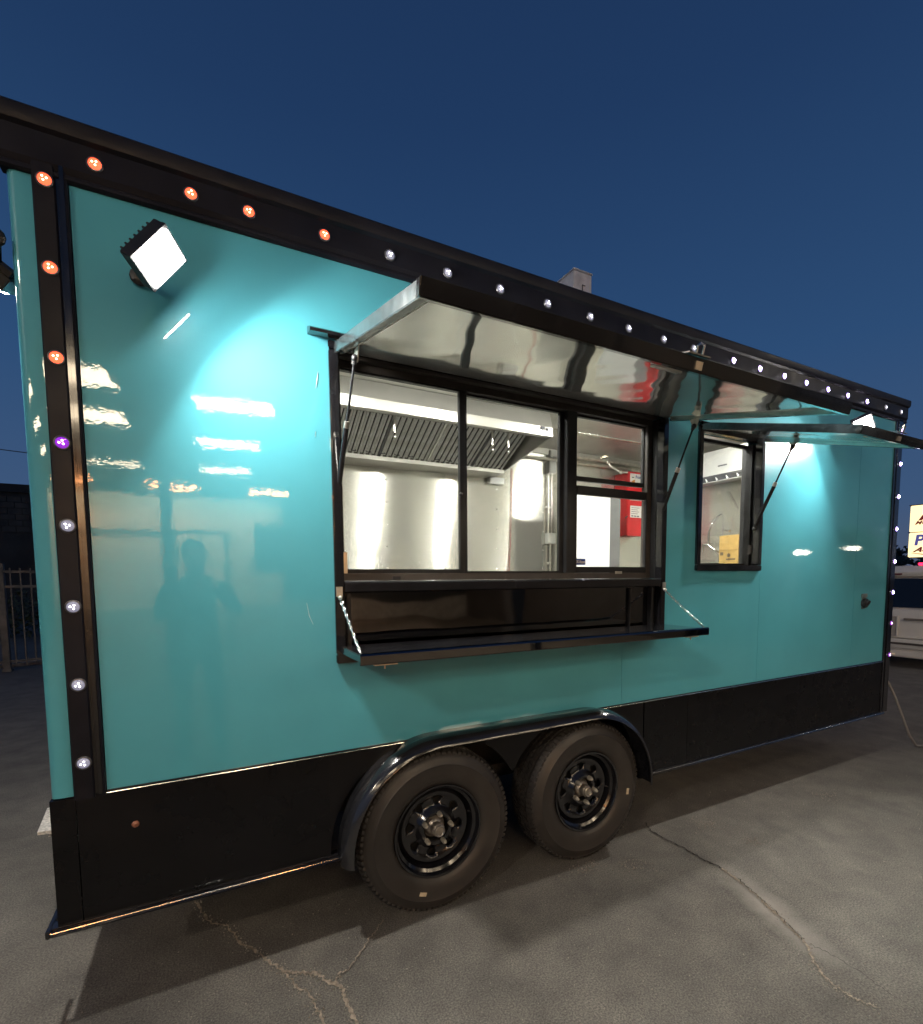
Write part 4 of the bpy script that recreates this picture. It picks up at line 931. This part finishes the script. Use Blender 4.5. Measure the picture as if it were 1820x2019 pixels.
fm = MB(); fm.box(-.62, -.55, -9.1, -9.0, 0, 2.35); fm.box(.28, .35, -9.1, -9.0, 0, 2.35); fm.box(-.62, .35, -9.1, -9.0, 2.351, 2.43)
part('door_frame', fm, WSD, ws)
def troffer(x, y, w, l, rot, m):
    h_ = part('ceiling_light', MB().obox((x, y, 4.222), (math.cos(rot), math.sin(rot), 0), (-math.sin(rot), math.cos(rot), 0), (0, 0, 1), l/2+.03, w/2+.03, .017), WHITEP, ws)
    part('diffuser', MB().obox((x, y, 4.200), (math.cos(rot), math.sin(rot), 0), (-math.sin(rot), math.cos(rot), 0), (0, 0, 1), l/2, w/2, .004), m, h_)
TW = emis('workshop_light_panel', (1.0, .80, .55), 20); TO = emis('workshop_warm_panel', (1.0, .38, .13), 46)
for x, y in ((.47, -6.75), (.44, -9.2), (.48, -11.9)): troffer(x, y, .55, 1.12, R(8), TW)
for x, y, w_, l_ in ((-1.56, -6.3, .85, .98), (-1.80, -8.3, .75, 1.30), (-1.85, -12.2, .22, 1.0)): troffer(x, y, w_, l_, R(4), TW)
for x in (3.6, 5.6, 7.6):  # extra panels added as fill light for the trailer wall
    for y in (-6.75, -9.2): troffer(x, y, .55, 1.2, 0, TW)
for y in (-6.5, -8.6, -11.0): troffer(-4.6, y, .6, 1.2, 0, TW)  # further panels outside the mirrored view, added for fill
for x, l in ((-.85, 1.2), (1.75, 1.1), (-3.6, 1.6)): troffer(x, -14.9, .5, l, 0, TO)
part('fill_light_screen', MB().box(-6.4, 2.29, -15.36, -15.33, 3.98, 4.239), WSD, ws); cvl = part('fill_light_housing', MB().box(-6.3, 2.2, -15.60, -15.40, 4.19, 4.22), WHITEP, ws); part('diffuser', MB().box(-6.25, 2.15, -15.58, -15.42, 4.175, 4.1895), emis('fill_light_glow', (1, .78, .52), 75), cvl)  # unseen lamp row and its screen, added to brighten the workshop wall
# two lamp posts far across the lot whose glints sit in the paint
for (x, y, h_, d_) in ((22.3, -10, 2.40, 'nearer'), (31, -12.1, 2.9, 'farther')):
    lp = thing('street_lamp', (x, y, 0), f'{d_} of the two low lit lamp posts mirrored in the teal right end', 'street lamp', 'lamp posts across the lot')
    part('pole', MB().tube([(x, y, 0), (x, y, h_)], .05, 10), WSD, lp); part('lamp_head', MB().box(x-.40, x+.40, y-.1, y+.1, h_+.10, h_+.14), WSD, lp)
    part('lamp_glow', MB().box(x-.36, x+.36, y-.09, y+.09, h_-.04, h_+.0995), emis('lamp_post_glow', (1, .93, .80), 25), lp, bev=.03)

nb = thing('shop_building', (15, -14, 0), 'low beige shop with dark doorways across the lot, behind the photographer', 'building')
part('wall', MB().box(9.8, 30, -15.2, -14.2, 0, 3.5), WSW, nb)
for x in (10.6, 14.2, 17.5, 21.5, 25.5): part('door', MB().box(x, x+1.3, -14.199, -14.15, 0, 2.3), WSD, nb)
for x in (12.3, 15.9, 19.4, 23.5): part('window', MB().box(x, x+1.2, -14.199, -14.15, 1.0, 2.2), VANGL, nb)
part('canopy', MB().box(9.8, 30, -14.199, -13.2, 2.9, 3.05), WSD, nb)
# two tall lot lamps out of frame: one left of the camera, one right of it added to light the van
def lot_lamp(pos, aim, strength, label):
    pos = Vector(pos); n_ = Vector(aim).normalized(); a = n_.cross(Vector((0, 0, 1))).normalized(); b_ = n_.cross(a)
    lp = thing('lot_lamp', (pos.x, pos.y, 0), label, 'street lamp')
    part('pole', MB().tube([(pos.x, pos.y, 0), (pos.x, pos.y, pos.z-.1)], .06, 10), WSD, lp)
    part('lamp_head', MB().obox(pos-n_*.05, a, b_, n_, .26, .17, .045), WSD, lp, bev=.01)
    part('lamp_lens', MB().obox(pos, a, b_, n_, .23, .14, .004), emis('lot_lamp_glow_%d' % strength, (1, .86, .68), strength), lp)
lot_lamp((-8, -6, 6.8), (.9, .75, -.30), 600, 'tall parking lot lamp on the left, out of frame, whose light reaches the roof duct')
lot_lamp((7.4, -2.6, 4.4), (.55, .75, -.62), 130, 'added lamp on the right, out of frame, lighting the white van')

# ------------------------------------------------------------------ photographer (seen only as a faint mirror image)
pe = thing('person', (-.10, -2.38, 0), 'person in a dark jacket holding up a phone, mirrored in the teal wall', 'person')
SKIN = mat('skin', (.42, .25, .18), .5, vary=.06); JACK = mat('dark_jacket', (.035, .035, .045), .8, vary=.2, vscale=20); JEAN = mat('dark_trousers', (.03, .035, .05), .8, vary=.2); HAIR = mat('dark_hair', (.015, .012, .010), .6, vary=.3, vscale=60)
def skinned(name, verts, edges, radii, m, parent, root=0):
    me = bpy.data.meshes.new(name); me.from_pydata(verts, edges, []); o = bpy.data.objects.new(name+'_t', me); COL.objects.link(o)
    o.modifiers.new('s', 'SKIN'); sv = me.skin_vertices[0].data if me.skin_vertices else None
    if sv is None:
        bm = bmesh.new(); bm.from_mesh(me); bm.verts.layers.skin.verify(); bm.to_mesh(me); bm.free(); sv = me.skin_vertices[0].data
    for i, r in enumerate(radii): sv[i].radius = (r, r) if not isinstance(r, tuple) else r
    sv[root].use_root = True
    sb = o.modifiers.new('b', 'SUBSURF'); sb.levels = 2; sb.render_levels = 2
    dg = bpy.context.evaluated_depsgraph_get(); m2 = bpy.data.meshes.new_from_object(o.evaluated_get(dg)); bpy.data.objects.remove(o)
    for v in m2.vertices: v.co -= ORG[parent.name]
    m2.materials.clear(); m2.materials.append(m)
    for p in m2.polygons: p.use_smooth = True
    m2.name = name
    return link(name, m2, parent)
px_, py_ = -.10, -2.38
V_ = [(px_, py_, .98), (px_, py_-.01, 1.16), (px_, py_, 1.34), (px_, py_+.01, 1.45), (px_, py_+.03, 1.55), (px_, py_+.035, 1.64),
      (px_+.10, py_, .90), (px_+.11, py_+.01, .50), (px_+.12, py_-.02, .10), (px_+.13, py_+.13, .04),
      (px_-.10, py_, .90), (px_-.12, py_+.02, .50), (px_-.13, py_-.01, .10), (px_-.14, py_+.14, .04),
      (px_+.19, py_+.01, 1.41), (px_+.30, py_+.10, 1.20), (px_+.16, py_+.30, 1.36), (px_+.13, py_+.34, 1.40),
      (px_-.19, py_+.01, 1.41), (px_-.27, py_+.08, 1.18), (px_-.02, py_+.30, 1.32), (px_+.03, py_+.33, 1.36)]
E_ = [(0, 1), (1, 2), (2, 3), (3, 4), (4, 5), (0, 6), (6, 7), (7, 8), (8, 9), (0, 10), (10, 11), (11, 12), (12, 13), (2, 14), (14, 15), (15, 16), (16, 17), (2, 18), (18, 19), (19, 20), (20, 21)]
Rr = [(.16, .11), (.145, .10), (.16, .11), .06, .052, .05, .09, .062, .042, .035, .09, .062, .042, .035, .062, .046, .034, .03, .062, .046, .034, .03]
body = skinned('body', V_, E_, Rr, JACK, pe)
hd = MB(); hd.sphere((px_, py_+.035, 1.645), .105, 20, 14, (.76, .92, 1.12)); hd.sphere((px_, py_+.14, 1.63), .018, 8, 6, (.8, 1.1, 1.3)); hd.sphere((px_-.082, py_+.03, 1.64), .022, 8, 6, (.4, .8, 1.2)); hd.sphere((px_+.082, py_+.03, 1.64), .022, 8, 6, (.4, .8, 1.2))
part('head', hd, SKIN, pe, smooth=True)
hr = MB(); hr.sphere((px_, py_+.012, 1.672), .112, 20, 12, (.80, .95, .98)); part('hair', hr, HAIR, pe, smooth=True)
part('eye', MB().sphere((px_-.032, py_+.127, 1.655), .010, 8, 6).sphere((px_+.032, py_+.127, 1.655), .010, 8, 6), INK, pe, smooth=True)
part('mouth', MB().sphere((px_, py_+.128, 1.585), .022, 10, 6, (1, .4, .3)), mat('lips', (.35, .12, .10), .5), pe, smooth=True)
for sx_, hx_ in ((1, px_+.13), (-1, px_+.03)):
    hand = [(hx_, py_+.34, 1.38), (hx_+.01*sx_, py_+.37, 1.41)]; ee = [(0, 1)]; rr = [.026, .030]
    for k in range(4):
        b0 = len(hand); z0 = 1.395+k*.018
        hand += [(hx_+.02*sx_, py_+.385, z0), (hx_+.012*sx_, py_+.405, z0+.004), (hx_-.015*sx_, py_+.408, z0+.004)]; ee += [(1, b0), (b0, b0+1), (b0+1, b0+2)]; rr += [.010, .009, .008]
    b0 = len(hand); hand += [(hx_-.005*sx_, py_+.36, 1.42), (hx_-.028*sx_, py_+.355, 1.44)]; ee += [(1, b0), (b0, b0+1)]; rr += [.012, .009]
    skinned('hand', hand, ee, rr, SKIN, pe)
solo('phone', MB().box(-.062, .016, -1.975, -1.966, 1.335, 1.485), PLASTB, 'black phone held up by the mirrored photographer', 'phone', base=(-.02, -1.97, 1.41), bev=.004)
